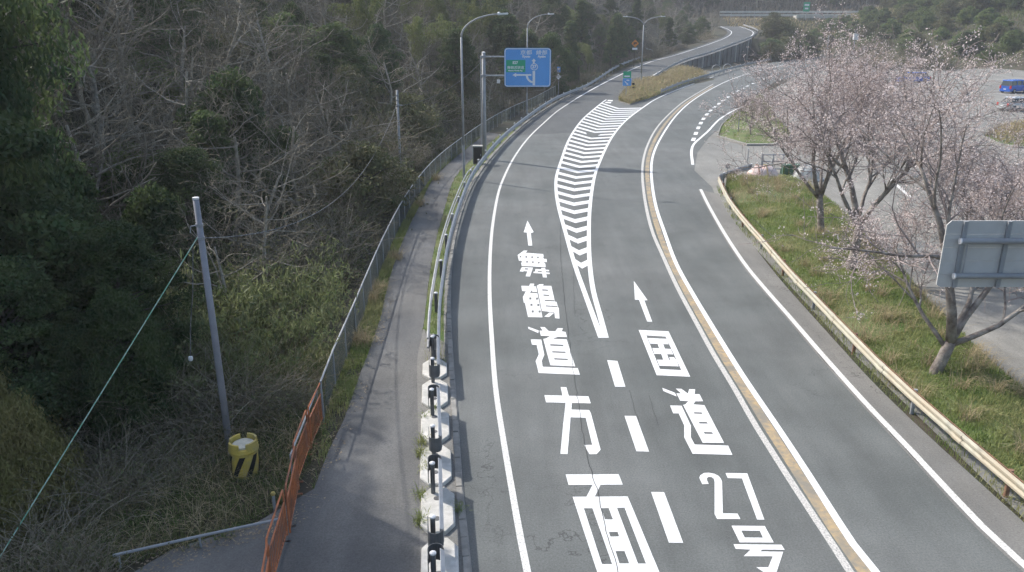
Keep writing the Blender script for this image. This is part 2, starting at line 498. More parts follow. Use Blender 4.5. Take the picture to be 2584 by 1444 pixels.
def height(x, y):
    x = np.asarray(x, float); y = np.asarray(y, float)
    d = xf(y) - x
    t = sstep(24, 48, y)
    d0 = 4.0*(1-t) + 1.2*t
    dip = 1.7*(1-t) + 0.3*t
    e = np.maximum(d - d0, 0)
    z = -dip*sstep(0, 4, e) + 0.52*np.maximum(e - (5.5*(1-t) + 1.0*t), 0)
    z = np.where(z > 20, 20 + (z-20)*0.25, z)
    bump = (vnoise(x, y, .13, 1)-.5)*2.2 + (vnoise(x, y, .4, 2)-.5)*0.8
    z = z + bump*sstep(0.5, 8, e)
    z = z - 0.06
    # right-hand hill behind the lot
    lx = np.interp(y, [60, 120, 160, 215, 260], [160, 132, 101, 92, 88])
    dr = np.maximum(x - lx, 0)
    zr = 0.42*dr; zr = np.where(zr > 11, 11 + (zr-11)*.3, zr)
    zr = zr + (vnoise(x, y, .12, 5)-.5)*1.5*sstep(1, 6, dr)
    z = np.maximum(z, np.where(dr > 0, zr - 0.06, -10))
    # expressway bank and the hill behind it
    bank = 9.7*sstep(248, 284, y)*sstep(20, 55, x)
    far = 0.45*np.maximum(y - 300 + 8*vnoise(x, y, .03, 7), 0)
    far = np.where(far > 34, 34 + (far-34)*.1, far)
    z = np.where((y > 240) & (x > 20), np.maximum(z, bank - .06), z)
    z = np.maximum(z, np.where(y > 296, 9.7*sstep(0, 40, x) + far - .06, -10))
    # the ramp on its bank
    xs = np.atleast_1d(x).ravel(); ys = np.atleast_1d(y).ravel(); zs = np.atleast_1d(z).ravel().copy()
    sel = (ys > 105) & (ys < 265) & (xs > -10) & (xs < 100)
    if sel.any():
        P = np.stack([xs[sel], ys[sel]], 1)
        D2 = ((P[:, None, :] - RCn[None, :, :2])**2).sum(2)
        k = D2.argmin(1); dd = np.sqrt(D2[np.arange(len(k)), k]); rz = RCn[k, 2]
        nx_, ny_ = np.gradient(RCn[:, 0])[k], np.gradient(RCn[:, 1])[k]
        right = (P[:, 0]-RCn[k, 0])*ny_ - (P[:, 1]-RCn[k, 1])*nx_ > 0
        wl = np.where(right & (ys[sel] > 140) & (ys[sel] < 210), 2.9, 15.0); w0 = np.where(wl < 10, 0.6, 6.5)
        t_ = np.clip((dd-w0)/(wl-w0), 0, 1); w = 1 - t_*t_*(3-2*t_)
        near = np.minimum(zs[sel]*(1-w) + (rz-.22)*w, np.where(dd < 6.8, rz-.22, 99))
        zs[sel] = near
    zz = zs.reshape(np.shape(np.atleast_1d(z)))
    return zz if np.ndim(z) else float(zz[0])

# ------------------------------------------------------------------ ground: one sheet
def axis(stops):
    out = []
    for (a, b, s) in stops: out += list(np.arange(a, b, s))
    return np.array(out + [stops[-1][1]])
gx = axis([(-900, -200, 100), (-200, -70, 10), (-70, 20, 1.5), (20, 130, 2.5), (130, 200, 10), (200, 900, 100)])
gy = axis([(-300, 0, 50), (0, 70, 1.5), (70, 330, 2.5), (330, 430, 10), (430, 1100, 100)])
GX, GYY = np.meshgrid(gx, gy)
GZ = height(GX, GYY)
nx, ny = len(gx), len(gy)
V = np.stack([GX.ravel(), GYY.ravel(), GZ.ravel()], 1)
ii = np.arange(nx*ny).reshape(ny, nx)
F = np.stack([ii[:-1, :-1].ravel(), ii[:-1, 1:].ravel(), ii[1:, 1:].ravel(), ii[1:, :-1].ravel()], 1)
gme = np_mesh('ground', V, F, 'soil')
gme.polygons.foreach_set('use_smooth', [True]*len(gme.polygons))
tag(link('ground', gme), 'brown wooded ground rising into the hillside', kind='structure')

# ------------------------------------------------------------------ roads
kerb_px = [(1195, 1520), (1186, 1430), (1180, 1370), (1167, 1246), (1153, 1048), (1142, 904), (1137, 800), (1137, 720), (1144, 640), (1157, 570), (1179, 500), (1210, 440), (1248, 390), (1297, 339), (1347, 297), (1418, 252), (1480, 222)]
KB = resample(GL(kerb_px), step=0.62)
rail_r_px = [(1813.5, 452), (1836, 500.7), (1871, 549), (1923, 608), (1992, 688), (2062, 761), (2148, 850), (2255, 957), (2358.5, 1048), (2461.6, 1138.8), (2581, 1237.8), (2700, 1340)]
RG = resample([G(x, y, 0.52) for x, y in rail_r_px], step=2.0)
RGB = [Vector((p.x, p.y, 0)) for p in RG]
outl = GL(kerb_px) + GL([(1500, 213), (1560, 186), (1700, 184), (1790, 180), (1880, 168), (2000, 150), (2150, 134), (2240, 140), (2090, 172), (1960, 205), (1880, 255), (1835, 310), (1790, 345), (1760, 385), (1752, 430)]) + offset(RGB, 0.35) + [G(2900, 1530)]
mb = MB().poly([Vector((p.x, p.y, 0)) for p in outl])
road = tag(mb.build('road', 'asphalt'), 'curving grey asphalt highway with painted lanes', kind='structure')
lot_px = [(1742, 345), (1742, 500), (1900, 620), (2140, 880), (2700, 1420), (3300, 1500), (3600, 700), (3200, 190), (2584, 172), (2330, 176), (2200, 165), (2040, 178), (1920, 240), (1850, 300)]
lot = tag(MB().poly(GL(lot_px, -0.012)).build('parking_lot', 'asphalt_lot'), 'pale worn parking lot beyond the cherry trees', kind='structure')
ent = tag(MB().poly(GL([(1748, 372), (1752, 440), (1765, 480), (1812, 452), (1840, 440), (1990, 432), (2060, 440), (2010, 372), (1890, 372), (1812, 345)], -0.006)).build('entrance_apron', 'concrete_apron'), 'pale concrete apron at the lot entrance', kind='structure')
mb = MB(); loft(mb, offset(RL, -1.1), offset(RR, .8), 2)
for i, v in enumerate(mb.v): mb.v[i] = (v[0], v[1], v[2] + (0.012 if v[1] > 112 else 0.008))
ramp = tag(mb.build('ramp_road', 'asphalt_new'), 'ramp climbing away round the wooded hill', kind='structure')
mbx = MB(); ribbon(mbx, RL, 0.2, 0.024); mbx.build('edge_line', 'paint_white', ramp)
mbx = MB(); ribbon(mbx, RR[4:], 0.2, 0.024); mbx.build('edge_line', 'paint_white', ramp)
q = [p for p in KB if 71 < p.y] 
q = [Vector((p.x+.05, p.y, .0035)) for p in q] + [Vector((p.x, p.y, .0035)) for p in RL if p.y > 124][:2] + GL([(1612, 201), (1578, 220), (1528, 253), (1500, 275), (1469, 303), (1447, 335)], .0035)
MB().poly(q).build('resurfaced_patch', 'asphalt_new', road)
# lighter shoulder on the right, darker path on the left
E_px = [(1768, 478), (1784, 511), (1819, 574), (1853.5, 629), (1888, 678), (1940, 740), (1992, 799), (2079, 900), (2193, 1027), (2296.5, 1134.6), (2399.7, 1246), (2503, 1353), (2581, 1423), (2660, 1495)]
EL = resample(GL(E_px), step=1.0)
n_ = 60
A = resample(EL, n=n_); B = resample([p + Vector((-0.12, 0, 0)) for p in RGB][1:], n=n_)
mb = MB(); loft(mb, offset(A, 0.16), B, 2)
mb.v = [(x, y, 0.004) for x, y, z in mb.v]
mb.build('shoulder_strip', 'asphalt_old', road)
path_px_l = [(250, 1500), (330, 1428), (560, 1352), (702, 1300), (790, 1240), (832, 1133), (872, 1053), (902, 963), (933, 882), (963, 792), (978, 722), (1003, 642), (1033, 572), (1063, 511), (1093, 451), (1133, 401), (1183, 361), (1230, 335)]
path_px_r = [(1062, 1500), (1060, 1400), (1056, 1133), (1053, 983), (1053, 903), (1068, 832), (1078, 742), (1093, 642), (1118, 541), (1148, 451), (1188, 405), (1225, 372), (1262, 340)]
mb = MB().poly([Vector((p.x, p.y, 0.03)) for p in resample(GL(path_px_l), n=40) + list(reversed(resample(GL(path_px_r), n=40)))])
tag(mb.build('footpath', 'asphalt_path'), 'dark asphalt footpath between the fence and the guardrail', kind='structure')
mb = MB(); loft(mb, resample(GL(path_px_r, .02), n=50), resample([p for p in KB][:int(len(KB)*.62)], n=50), 2)
mb.v = [(x, y, 0.018) for x, y, z in mb.v]
tag(mb.build('verge_strip', 'verge_soil'), 'weedy strip of ground along the kerb', kind='structure')
mb = MB(); loft(mb, resample(GL(path_px_r[:6]), n=20), resample([p for p in KB if p.y < 24], n=20), 1)
mb.v = [(x, y, 0.026) for x, y, z in mb.v]
tag(mb.build('base_strip', 'asphalt_old'), 'dusty asphalt strip under the movable guardrails', kind='structure')

# painted lines
def line(px, w, m, name, dz=0.006, label=None, step=0.8):
    o = ribbon(MB(), resample(GL(px), step=step), w, dz).build(name, m, road)
    if label: o['label'] = label
    return o
L_px = [(1340, 1490), (1322, 1400), (1312, 1350), (1293, 1243), (1269, 1103), (1251, 983), (1241, 853), (1235.5, 742), (1237, 642), (1244, 562), (1259, 482), (1272, 447), (1294, 403), (1322, 362), (1344, 337), (1375, 308), (1406, 281), (1453, 250)]
line(L_px, 0.145, 'paint_scuffed', 'edge_line', label='left edge line, slightly worn')
W2_px = [(2260, 1510), (2210, 1444), (2152, 1372), (2100, 1292), (2030.7, 1183), (1966.5, 1085), (1884, 963), (1850, 910), (1793, 817), (1747, 740), (1707, 667), (1677, 587), (1655, 520), (1644, 447), (1645, 406), (1654, 375), (1676, 334), (1707, 291), (1745, 256), (1800, 222), (1850, 199), (1925, 176), (2010, 158), (2085, 145)]
line(W2_px, 0.17, 'paint_white', 'centre_line', label='fresh white line beside the worn yellow')
W1_px = [(2190, 1510), (2140, 1436), (2099, 1372), (2037.6, 1279), (1969, 1173), (1900, 1063), (1857, 987), (1800, 893), (1760, 820), (1710, 727), (1673, 647), (1647, 587), (1630, 520), (1621, 447), (1622.5, 409), (1633, 369), (1658, 322), (1696, 281), (1728, 255), (1800, 212)]
line(W1_px, 0.16, 'paint_worn', 'centre_line', label='flaking old white centre line')
Wm = [(a+b)/2 for a, b in zip(resample(GL(W1_px), n=120), resample(GL(W2_px[:20]), n=120))]
ribbon(MB(), offset(Wm, 0.03), 0.26, 0.005).build('centre_line', 'paint_yellow', road)['label'] = 'worn yellow no-crossing line'
EA = EL
ribbon(MB(), EL, 0.17, 0.009).build('edge_line', 'paint_scuffed', road)['label'] = 'right edge line'
line([(1748, 416), (1745, 381), (1751, 364), (1769, 347), (1786, 332), (1815, 302), (1850, 280), (1890, 262)], 0.2, 'paint_white', 'edge_line', label='kerb-side line bending into the entrance')
gl_px = [(1531, 856), (1517, 853), (1483, 760), (1450, 667), (1427, 587), (1409, 520), (1403, 478), (1404, 447), (1416, 406), (1437, 350), (1469, 303), (1500, 275), (1528, 253), (1578, 220), (1612, 201)]
gl_px = gl_px[1:]
gr_px = [(1529, 853), (1513, 793), (1497, 733), (1488, 663), (1486, 587), (1489, 520), (1500, 447), (1512, 412), (1544, 347), (1578, 306), (1622, 272), (1656, 250), (1719, 223), (1800, 194)]
line(gl_px, 0.19, 'paint_white', 'gore_line', 0.007)
line(gr_px, 0.19, 'paint_white', 'gore_line', 0.0075)
def ptab(px):
    P = [proj(p) for p in resample(GL(px), step=0.6)]
    ys = np.array([p[1] for p in P]); xs = np.array([p[0] for p in P]); o = ys.argsort()
    return lambda y: float(np.interp(y, ys[o], xs[o]))
glx, grx = ptab(gl_px), ptab(gr_px)
def ydist(D): return 722 + FPX*math.tan(math.atan(CH/D) - PITCH)
D0 = G(1487, 661).y
D1 = G(1619, 273).y
for k in range(32):
    D = D0 + (D1-D0)*k/31.0
    def pts(Dq):
        Ry = ydist(Dq)
        Ly = Ry + float(np.interp(Ry, [272, 388, 495, 661], [-12, -9, -5, -3]))
        Ay = Ry + float(np.interp(Ry, [272, 388, 495, 661], [1.5, 3.5, 6.5, 10]))
        lx, rx = glx(Ly), grx(Ry)
        fr = float(np.interp(Ry, [272, 388, 661], [0.42, 0.5, 0.5]))
        return G(lx+1, Ly), G(lx + (rx-lx)*fr, Ay), G(rx-1, Ry)
    a, b = pts(D - 0.42), pts(D + 0.42)
    mb = MB()
    z = 0.0045
    if k == 20:      # one bar is half worn away at its apex
        al, bl = a[0].lerp(a[1], .7), b[0].lerp(b[1], .6)
        ar, br = a[2].lerp(a[1], .75), b[2].lerp(b[1], .65)
        mb.poly([a[0], al, bl, b[0]], z=z); mb.poly([ar, a[2], b[2], br], z=z)
    else:
        mb.poly([a[0], a[1], b[1], b[0]], z=z); mb.poly([a[1], a[2], b[2], b[1]], z=z)
    mb.build('chevron_bar', 'paint_white', road)
for (x0, y0, w) in ((1535, 253, 12), (1529, 258, 14)):
    q = GL([(x0, y0-1), (x0+w, y0), (x0+w-2, y0+3), (x0-3, y0+2)], 0.0045)
    MB().poly(q).build('chevron_bar', 'paint_white', road)
for q in ([(1532, 909), (1558, 911), (1578, 976), (1552, 976)], [(1576, 1049.5), (1605, 1050), (1638, 1140), (1606, 1139)], [(1643, 1241.6), (1676, 1242), (1724, 1370), (1688, 1369.5)]):
    MB().poly(GL(q, 0.006)).build('lane_dash', 'paint_white', road)
dots = [(1750, 352), (1756, 337), (1762, 323), (1768.5, 311), (1775, 300), (1783.5, 289), (1793, 279.5), (1803, 271), (1814, 262), (1825, 254), (1837, 245.5), (1850, 237), (1862, 230), (1874, 223.5), (1886, 217.5), (1900, 211), (1926, 200), (1945, 193)]
DL = GL(dots)
for i, p in enumerate(DL):
    t = (DL[min(i+1, len(DL)-1)] - DL[max(i-1, 0)]).normalized()
    ribbon(MB(), [p - t*0.95, p, p + t*0.95], 0.34, 0.006).build('dotted_lane_mark', 'paint_white', road)
for q in ([(2050, 164), (2062, 162)], [(2070, 160.5), (2082, 158.5)], [(2090, 157.5), (2102, 155.5)]):
    ribbon(MB(), GL(q), 0.5, 0.006).build('dotted_lane_mark', 'paint_white', road)

# painted writing: outlines read off the photo
REG = {1: (1290, 540, 8.0), 2: (1300, 700, 5.54), 3: (1360, 960, 7.2), 4: (1400, 1180, 5.453), 5: (1590, 700, 5.335), 6: (1650, 960, 6.859), 7: (1740, 1180, 5.454)}
def glyph(reg, shapes, name, label):
    x0, y0, s = REG[reg]
    mb = MB()
    for i, sh in enumerate(shapes):
        outer, holes = (sh[0], sh[1:]) if isinstance(sh[0], list) else (sh, [])
        z = 0.006 + 0.0006*i
        f = lambda l: [G(x0 + x/s, y0 + y/s, z) for x, y in l]
        mb.poly(f(outer), [f(h) for h in holes])
    o = mb.build(name, 'paint_white', road)
    o['label'] = label
def sq(cx, cy, r=15): return [(cx-r, cy-r), (cx+r, cy-r), (cx+r, cy+r), (cx-r, cy+r)]
glyph(1, [[(328, 135), (455, 370), (395, 385), (425, 640), (345, 640), (315, 378), (252, 370)]], 'lane_arrow', 'white arrow above the left lane lettering')
glyph(1, [[[(130, 830), (255, 740), (330, 740), (290, 785), (645, 810), (655, 860), (645, 880), (660, 905), (715, 910), (720, 975), (655, 970), (690, 1010), (695, 1075), (210, 1050), (200, 990), (225, 968), (200, 945), (155, 945), (140, 880)],
           sq(187, 863), sq(305, 868, 17), sq(423, 875, 17), sq(540, 880, 17), sq(320, 968, 17), sq(437, 975, 17), sq(557, 985, 17)],
          [[(215, 1072), (440, 1084), (380, 1265), (290, 1260), (325, 1160), (255, 1155), (240, 1168), (170, 1160)], [(278, 1098), (342, 1101), (336, 1126), (272, 1122)]],
          [(605, 1090), (685, 1090), (720, 1285), (640, 1280)],
          [(490, 1112), (765, 1130), (765, 1160), (490, 1148)], [(450, 1165), (780, 1185), (775, 1217), (450, 1194)], [(490, 1112), (540, 1114), (530, 1192), (478, 1190)]], 'painted_character', 'painted character 舞')
glyph(2, [[[(85, 118), (195, 122), (210, 88), (268, 90), (255, 125), (292, 128), (382, 560), (180, 555), (135, 355), (120, 355), (108, 275), (150, 195), (98, 192)],
           [(232, 180), (240, 203), (306, 205), (309, 222), (205, 218)], sq(212, 296), sq(306, 298), sq(228, 385), sq(324, 387), sq(245, 478), sq(342, 480)],
          [[(304, 118), (340, 95), (400, 97), (385, 118), (505, 120), (552, 325), (555, 340), (578, 343), (598, 408), (600, 418), (610, 430), (620, 578), (558, 572), (548, 490), (374, 470)],
           [(375, 168), (458, 173), (462, 190), (380, 187)], [(393, 240), (475, 246), (480, 263), (398, 259)], [(410, 314), (547, 320), (550, 337), (414, 331)], [(426, 393), (590, 402), (592, 417), (430, 409)]],
          [(480, 492), (545, 497), (475, 555), (405, 550)]], 'painted_character', 'painted character 鶴')
glyph(2, [[(180, 690), (330, 745), (322, 780), (185, 720)],
          [[(350, 695), (415, 697), (470, 752), (560, 755), (595, 710), (668, 712), (650, 755), (705, 765), (725, 835), (600, 832), (525, 860), (720, 868), (840, 1245), (492, 1230), (392, 862), (425, 855), (490, 822), (360, 818), (340, 745), (385, 745)],
           [(488, 934), (672, 943), (675, 965), (492, 957)], [(517, 1033), (703, 1040), (707, 1060), (521, 1052)], [(545, 1130), (735, 1140), (739, 1160), (549, 1150)]],
          [(218, 868), (365, 870), (408, 1085), (372, 1170), (385, 1250), (875, 1270), (905, 1362), (328, 1338), (298, 1210), (285, 1175), (330, 1075), (300, 945), (235, 942)]], 'painted_character', 'painted character 道 in the left lane')
glyph(3, [[(98, 268), (900, 290), (942, 418), (130, 400)], [(395, 122), (498, 125), (545, 290), (430, 285)],
          [(485, 395), (600, 400), (590, 530), (575, 680), (520, 1340), (390, 1335), (440, 800), (475, 500)],
          [(560, 530), (915, 540), (945, 600), (1120, 1260), (1050, 1340), (920, 1342), (818, 1175), (968, 1172), (850, 680), (550, 672)]], 'painted_character', 'painted character 方')
glyph(4, [[(150, 95), (878, 92), (935, 235), (190, 240)], [(525, 228), (635, 228), (545, 412), (430, 412)],
          [[(245, 402), (1003, 397), (1440, 1440), (1505, 1600), (640, 1610)], [(400, 560), (518, 560), (790, 1330), (650, 1330)], [(855, 555), (960, 552), (1255, 1322), (1145, 1322)],
           [(640, 560), (742, 557), (800, 715), (690, 712)], [(745, 888), (865, 885), (887, 948), (765, 950)], [(835, 1150), (960, 1150), (1025, 1320), (890, 1320)]]], 'painted_character', 'painted character 面')
glyph(5, [[(50, 48), (235, 308), (192, 312), (298, 598), (230, 595), (120, 303), (65, 300)]], 'lane_arrow', 'white arrow above the right lane lettering')
glyph(5, [[[(115, 708), (518, 728), (810, 1338), (358, 1318)], [(218, 782), (478, 798), (690, 1250), (402, 1235)]],
          [(240, 818), (488, 828), (520, 902), (270, 893)], [(300, 952), (550, 965), (580, 1038), (325, 1030)], [(362, 1108), (625, 1115), (655, 1200), (392, 1190)],
          [(365, 880), (440, 885), (530, 1120), (450, 1120)], [(525, 1075), (590, 1075), (630, 1122), (545, 1122)]], 'painted_character', 'painted character 国')
glyph(6, [[(145, 130), (365, 215), (395, 280), (165, 185)],
          [[(380, 143), (480, 148), (590, 230), (610, 152), (715, 155), (705, 240), (790, 240), (852, 362), (720, 365), (680, 415), (875, 430), (1215, 1082), (845, 1080), (505, 425), (545, 415), (595, 360), (455, 352), (390, 225), (470, 228)],
           [(688, 552), (825, 555), (845, 582), (700, 578)], [(775, 720), (915, 722), (935, 750), (790, 748)], [(862, 893), (1005, 898), (1028, 928), (878, 925)]],
          [(280, 435), (480, 440), (642, 785), (640, 985), (705, 1110), (1285, 1130), (1360, 1290), (670, 1270), (525, 985), (525, 780), (430, 572), (335, 572)]], 'painted_character', 'painted character 道 in the right lane')
glyph(7, [[(175, 230), (133, 140), (150, 105), (200, 75), (260, 70), (340, 85), (400, 115), (435, 160), (448, 200), (458, 630), (660, 633), (700, 708), (380, 708), (345, 640), (345, 200), (335, 155), (300, 130), (260, 130), (240, 145), (240, 175), (265, 225)]], 'painted_character', 'painted numeral 2')
glyph(7, [[(495, 75), (795, 80), (1030, 718), (930, 715), (722, 150), (525, 145)]], 'painted_character', 'painted numeral 7')
glyph(7, [[[(578, 800), (1035, 805), (1160, 1032), (690, 1030)], [(712, 868), (968, 872), (1010, 965), (760, 962)]],
          [(605, 1055), (1265, 1062), (1310, 1132), (1000, 1130), (972, 1155), (1290, 1158), (1195, 1450), (1160, 1545), (1090, 1490), (1020, 1440), (920, 1372), (1085, 1372), (1145, 1222), (745, 1220), (840, 1130), (635, 1120)]], 'painted_character', 'painted character 号')

# cracks in the asphalt
def crack(px, w, seed, dz):
    r = random.Random(seed)
    P = resample(GL(px), step=0.22)
    P = [p + Vector((r.uniform(-.02, .02), 0, 0)) for p in P]
    ribbon(MB(), P, w, dz).build('asphalt_crack', 'crack', road)
crack([(1414, 560), (1415, 640), (1422, 735), (1433, 830), (1447, 940), (1458, 1010), (1470, 1090), (1488, 1180)], 0.014, 1, 0.0095)
crack([(1488, 1180), (1505, 1230), (1518, 1290), (1530, 1340), (1552, 1420), (1565, 1470)], 0.017, 2, 0.0105)
crack([(1589, 985), (1596, 1012), (1604, 1040), (1612, 1062)], 0.011, 3, 0.0065)
crack([(1640, 1000), (1646, 1022), (1652, 1045), (1660, 1075)], 0.011, 4, 0.0065)
crack([(1455, 600), (1447, 720), (1452, 800)], 0.01, 5, 0.0065)
crack([(2062, 892), (2130, 965), (2230, 1075), (2330, 1180), (2440, 1290)], 0.02, 6, 0.008)

# kerb stones: nearest as pieces, the rest as a strip
mb = MB(); loft(mb, offset(KB, -0.24), offset(KB, 0.03), 1); mb.v = [(x, y, 0.022) for x, y, z in mb.v]
kerb = tag(mb.build('kerb', 'concrete_kerb'), 'low grey concrete kerb along the left of the road', kind='structure')
nk = min(110, len(KB)-2)
km = None
for i in range(nk):
    a, b = KB[i], KB[i+1]
    t = b - a
    ang = math.atan2(t.y, t.x)
    if km is None:
        m_ = MB().box(-0.295, 0.295, -0.0, 0.13, -0.05, 0.06)
        km = m_.mesh('kerb_stone'); km.materials.append(MATS['concrete_kerb'])
    o = link('kerb_stone', km, kerb)
    o.location = (a + b)/2 + Vector((0, 0, RNG.uniform(-.012, .012)))
    o.rotation_euler = (0, 0, ang + RNG.uniform(-.015, .015))
mb = MB(); rest = KB[nk:]
loft(mb, offset(rest, -.16), rest, 1); mb.v = [(x, y, .08) for x, y, z in mb.v]
loft(mb, rest, [p + Vector((0, 0, .08)) for p in rest], 1)
mb.build('kerb_run', 'concrete_kerb', kerb)
# ------------------------------------------------------------------ guardrails
WB = [(0.0, .34), (.07, .39), (.07, .45), (.015, .50), (.015, .54), (.07, .59), (.07, .65), (0.0, .70), (-.012, .70), (.0, .54), (.0, .50), (-.012, .34)]
def sweep(mb, path, prof, closed=True):
    N_ = normals2d(path); b = len(mb.v); n = len(prof)
    for p, nn in zip(path, N_):
        for o, z in prof:
            q = p + nn*o
            mb.v.append((q.x, q.y, q.z + z))
    for i in range(len(path)-1):
        for k in range(n if closed else n-1):
            k2 = (k+1) % n
            mb.f.append((b+i*n+k, b+i*n+k2, b+(i+1)*n+k2, b+(i+1)*n+k))
    if closed:
        mb.f.append(tuple(b+k for k in range(n)))
        e = b+(len(path)-1)*n
        mb.f.append(tuple(e+k for k in reversed(range(n))))
    return mb
def bullnose(p, t, side, r=0.11, n=8, z=(.34, .70)):
    """half round end piece turning back from the beam end"""
    nn = Vector((t.y, -t.x, 0)); c = p - nn*r*side
    mb = MB(); b = 0
    pts = []
    for k in range(n+1):
        a = math.pi*k/n
        pts.append(c + nn*side*r*math.cos(a) + t*r*1.1*math.sin(a))
    inn = [c + (q-c)*0.93 for q in pts]
    for q in pts: mb.v += [(q.x, q.y, z[0]), (q.x, q.y, z[1])]
    for q in inn: mb.v += [(q.x, q.y, z[0]), (q.x, q.y, z[1])]
    m = 2*(n+1)
    for k in range(n):
        mb.f.append((2*k, 2*k+2, 2*k+3, 2*k+1))
        mb.f.append((m+2*k, m+2*k+1, m+2*k+3, m+2*k+2))
        mb.f.append((2*k+1, 2*k+3, m+2*k+3, m+2*k+1))
    return mb
def rail_post(parent, p, z0=0.0, h=0.72, r=0.06, m='galv_dull', cap='cap_white'):
    o = MB().tube([(0, 0, -0.3), (0, 0, h)], r, 10).build('post', m, parent, loc=(p.x, p.y, z0))
    if cap:
        MB().lathe([(r+.012, 0), (r+.012, .03), (r*.6, .05), (0.005, .055)], 10).build('post_cap', cap, o, loc=(0, 0, h))
    return o

# right guardrail
g = thing('guard_rail', 'long cream-coloured guardrail along the right shoulder below the cherry trees', 'guardrail')
RGr = list(reversed(RGB))                      # from near to far, road on the left
sweep(MB(), RGB, [(o*.8, .52 + (z-.52)*.8) for o, z in WB]).build('beam', 'rail_cream', g)
for i in range(1, len(RGB), 2):
    nn = normals2d(RGB)[i]
    rail_post(g, RGB[i] - nn*0.12, 0, .66, .055, 'rust' if i % 4 == 1 else 'galv_dull', None)
sweep(MB(), [p + n*-0.03 for p, n in zip(RGB, normals2d(RGB))], [(-.02, .655), (.0, .655), (.0, .68), (-.02, .68)]).build('top_edge', 'rust', g)
for i in range(2, len(RGB)-1, 2):
    a, b = RGB[i].lerp(RGB[i+1], .05), RGB[i].lerp(RGB[i+1], .22)
    sweep(MB(), [a, b], [(o*.8 + .004 + (.012 if o > .01 else -.008), .52 + (z-.52)*.82) for o, z in WB]).build('lap_joint', 'rail_cream', g)
# short return rail at the entrance
e0, e1 = RGB[0], G(1893, 440)
P = resample([e0 + Vector((.15, .5, 0)), (e0+e1)/2 + Vector((0, .3, 0)), e1], n=8)
g2 = thing('guard_rail', 'short dull grey guardrail turning into the lot entrance', 'guardrail')
sweep(MB(), P, WB).build('beam', 'galv_dull', g2)
for i in (1, 4, 7): rail_post(g2, P[i] + Vector((0, -.1, 0)), 0, .7, .055)
bullnose(P[0], (P[0]-P[1]).normalized(), 1, .14).build('end_piece', 'galv_dull', g2)
d = thing('delineator', 'round reflector on a thin post at the guardrail corner', 'reflector', tuple(G(1833, 458)))
MB().tube([(0, 0, -.1), (0, 0, .95)], .025, 8).build('post', 'pole_grey', d)
MB().tube([(0, -.02, .98), (0, .03, .98)], .16, 16).build('reflector', 'galv_dull', d)

# left guardrail along lane and ramp
lr_px = [(1104, 852), (1107, 760), (1116, 690), (1127, 620), (1141, 565), (1156, 518), (1188, 441), (1216, 400), (1262, 347), (1323, 297), (1403, 245), (1484, 208), (1563, 168), (1644, 140)]
LRp = resample([G(x, y, .68 if i < 11 else (.9, 1.2, 2.0)[i-11]) for i, (x, y) in enumerate(lr_px)], step=2.0)
LRb = [Vector((p.x, p.y, max(0.0, float(np.interp(p.y, [118, 135, 150, 172], [0, .3, .75, 1.45]))))) for p in LRp]
g3 = thing('guard_rail', 'silver guardrail sweeping up the left of the road onto the ramp', 'guardrail')
sweep(MB(), LRb, WB).build('beam', 'galv', g3)
NN = normals2d(LRb)
for i in range(0, len(LRb), 2):
    rail_post(g3, LRb[i] - NN[i]*.12, LRb[i].z, .74, .06, 'galv_dull' if i > 6 else 'rail_dark')
bp_ = [p - n*.30 + Vector((0, 0, .66)) for p, n in zip(LRb, NN)][:16]
bp_[-1] = bp_[-1] + NN[15]*.14
MB().tube(bp_, .035, 8).build('back_pipe', 'galv', g3)
bp2 = [p - Vector((0, 0, .3)) for p in bp_]
MB().tube(bp2, .035, 8).build('back_pipe', 'galv_dull', g3)
bullnose(LRb[0] + NN[0]*.07, (LRb[0]-LRb[1]).normalized(), -1, .15).build('end_piece', 'galv', g3)
# far end flare
e = LRb[-1]
MB().tube([e + Vector((0, 0, .55)), e + Vector((.7, .9, .75)), e + Vector((.4, 2.0, 1.6)), e + Vector((-.8, 2.6, 1.9))], .12, 6).build('end_piece', 'galv_dull', g3)

# movable guardrails on octagonal concrete bases beside the path
def short_rail(px0, px1, label, posts):
    a, b = G(*px0, .70), G(*px1, .70)
    a.z = b.z = 0.1
    g = thing('guard_rail', label, 'guardrail')
    t = (b-a).normalized(); nn = Vector((t.y, -t.x, 0))
    P = [a.lerp(b, k/6) for k in range(7)]
    sweep(MB(), P, [(o, z) for o, z in WB]).build('beam', 'galv', g)
    bullnose(b + nn*.06, t, 1, .15, z=(.44, .80)).build('end_piece', 'rail_dark', g)
    bullnose(a + nn*.06, -t, -1, .15, z=(.44, .80)).build('end_piece', 'rail_dark', g)
    # the back skin, in the same dark colour as the posts
    sweep(MB(), [p - nn*.24 for p in (P[0], P[1])], [(0, .34), (.015, .34), (.015, .70), (0, .70)]).build('back_skin', 'rail_dark', g)
    sweep(MB(), [p - nn*.24 for p in (P[5], P[6])], [(0, .34), (.015, .34), (.015, .70), (0, .70)]).build('back_skin', 'rail_dark', g)
    for f in posts:
        rail_post(g, a.lerp(b, f) - nn*.14, .1, .74, .05, 'rail_dark')
    return g
short_rail((1104, 926), (1103, 856), 'short movable guardrail with dark posts, far one of the three', (.12, .92))
short_rail((1108, 1108), (1103, 985), 'short movable guardrail with dark posts, middle one of the three', (.14, .9))
short_rail((1111, 1345), (1107, 1165), 'short movable guardrail with dark posts, nearest one fully in view', (.12, .88))
short_rail((1118, 1560), (1112, 1395), 'short movable guardrail cut off by the bottom edge of the view', (.12, .88))
blocks = [(1097, 906, 955), (1097.5, 958, 1028), (1098, 1031, 1116), (1100, 1122, 1224), (1105, 1228, 1346), (1110, 1356, 1490)]
words = ['farthest', 'second farthest', 'third farthest', 'third nearest', 'second nearest, with weeds growing beside it', 'nearest, at the bottom edge']
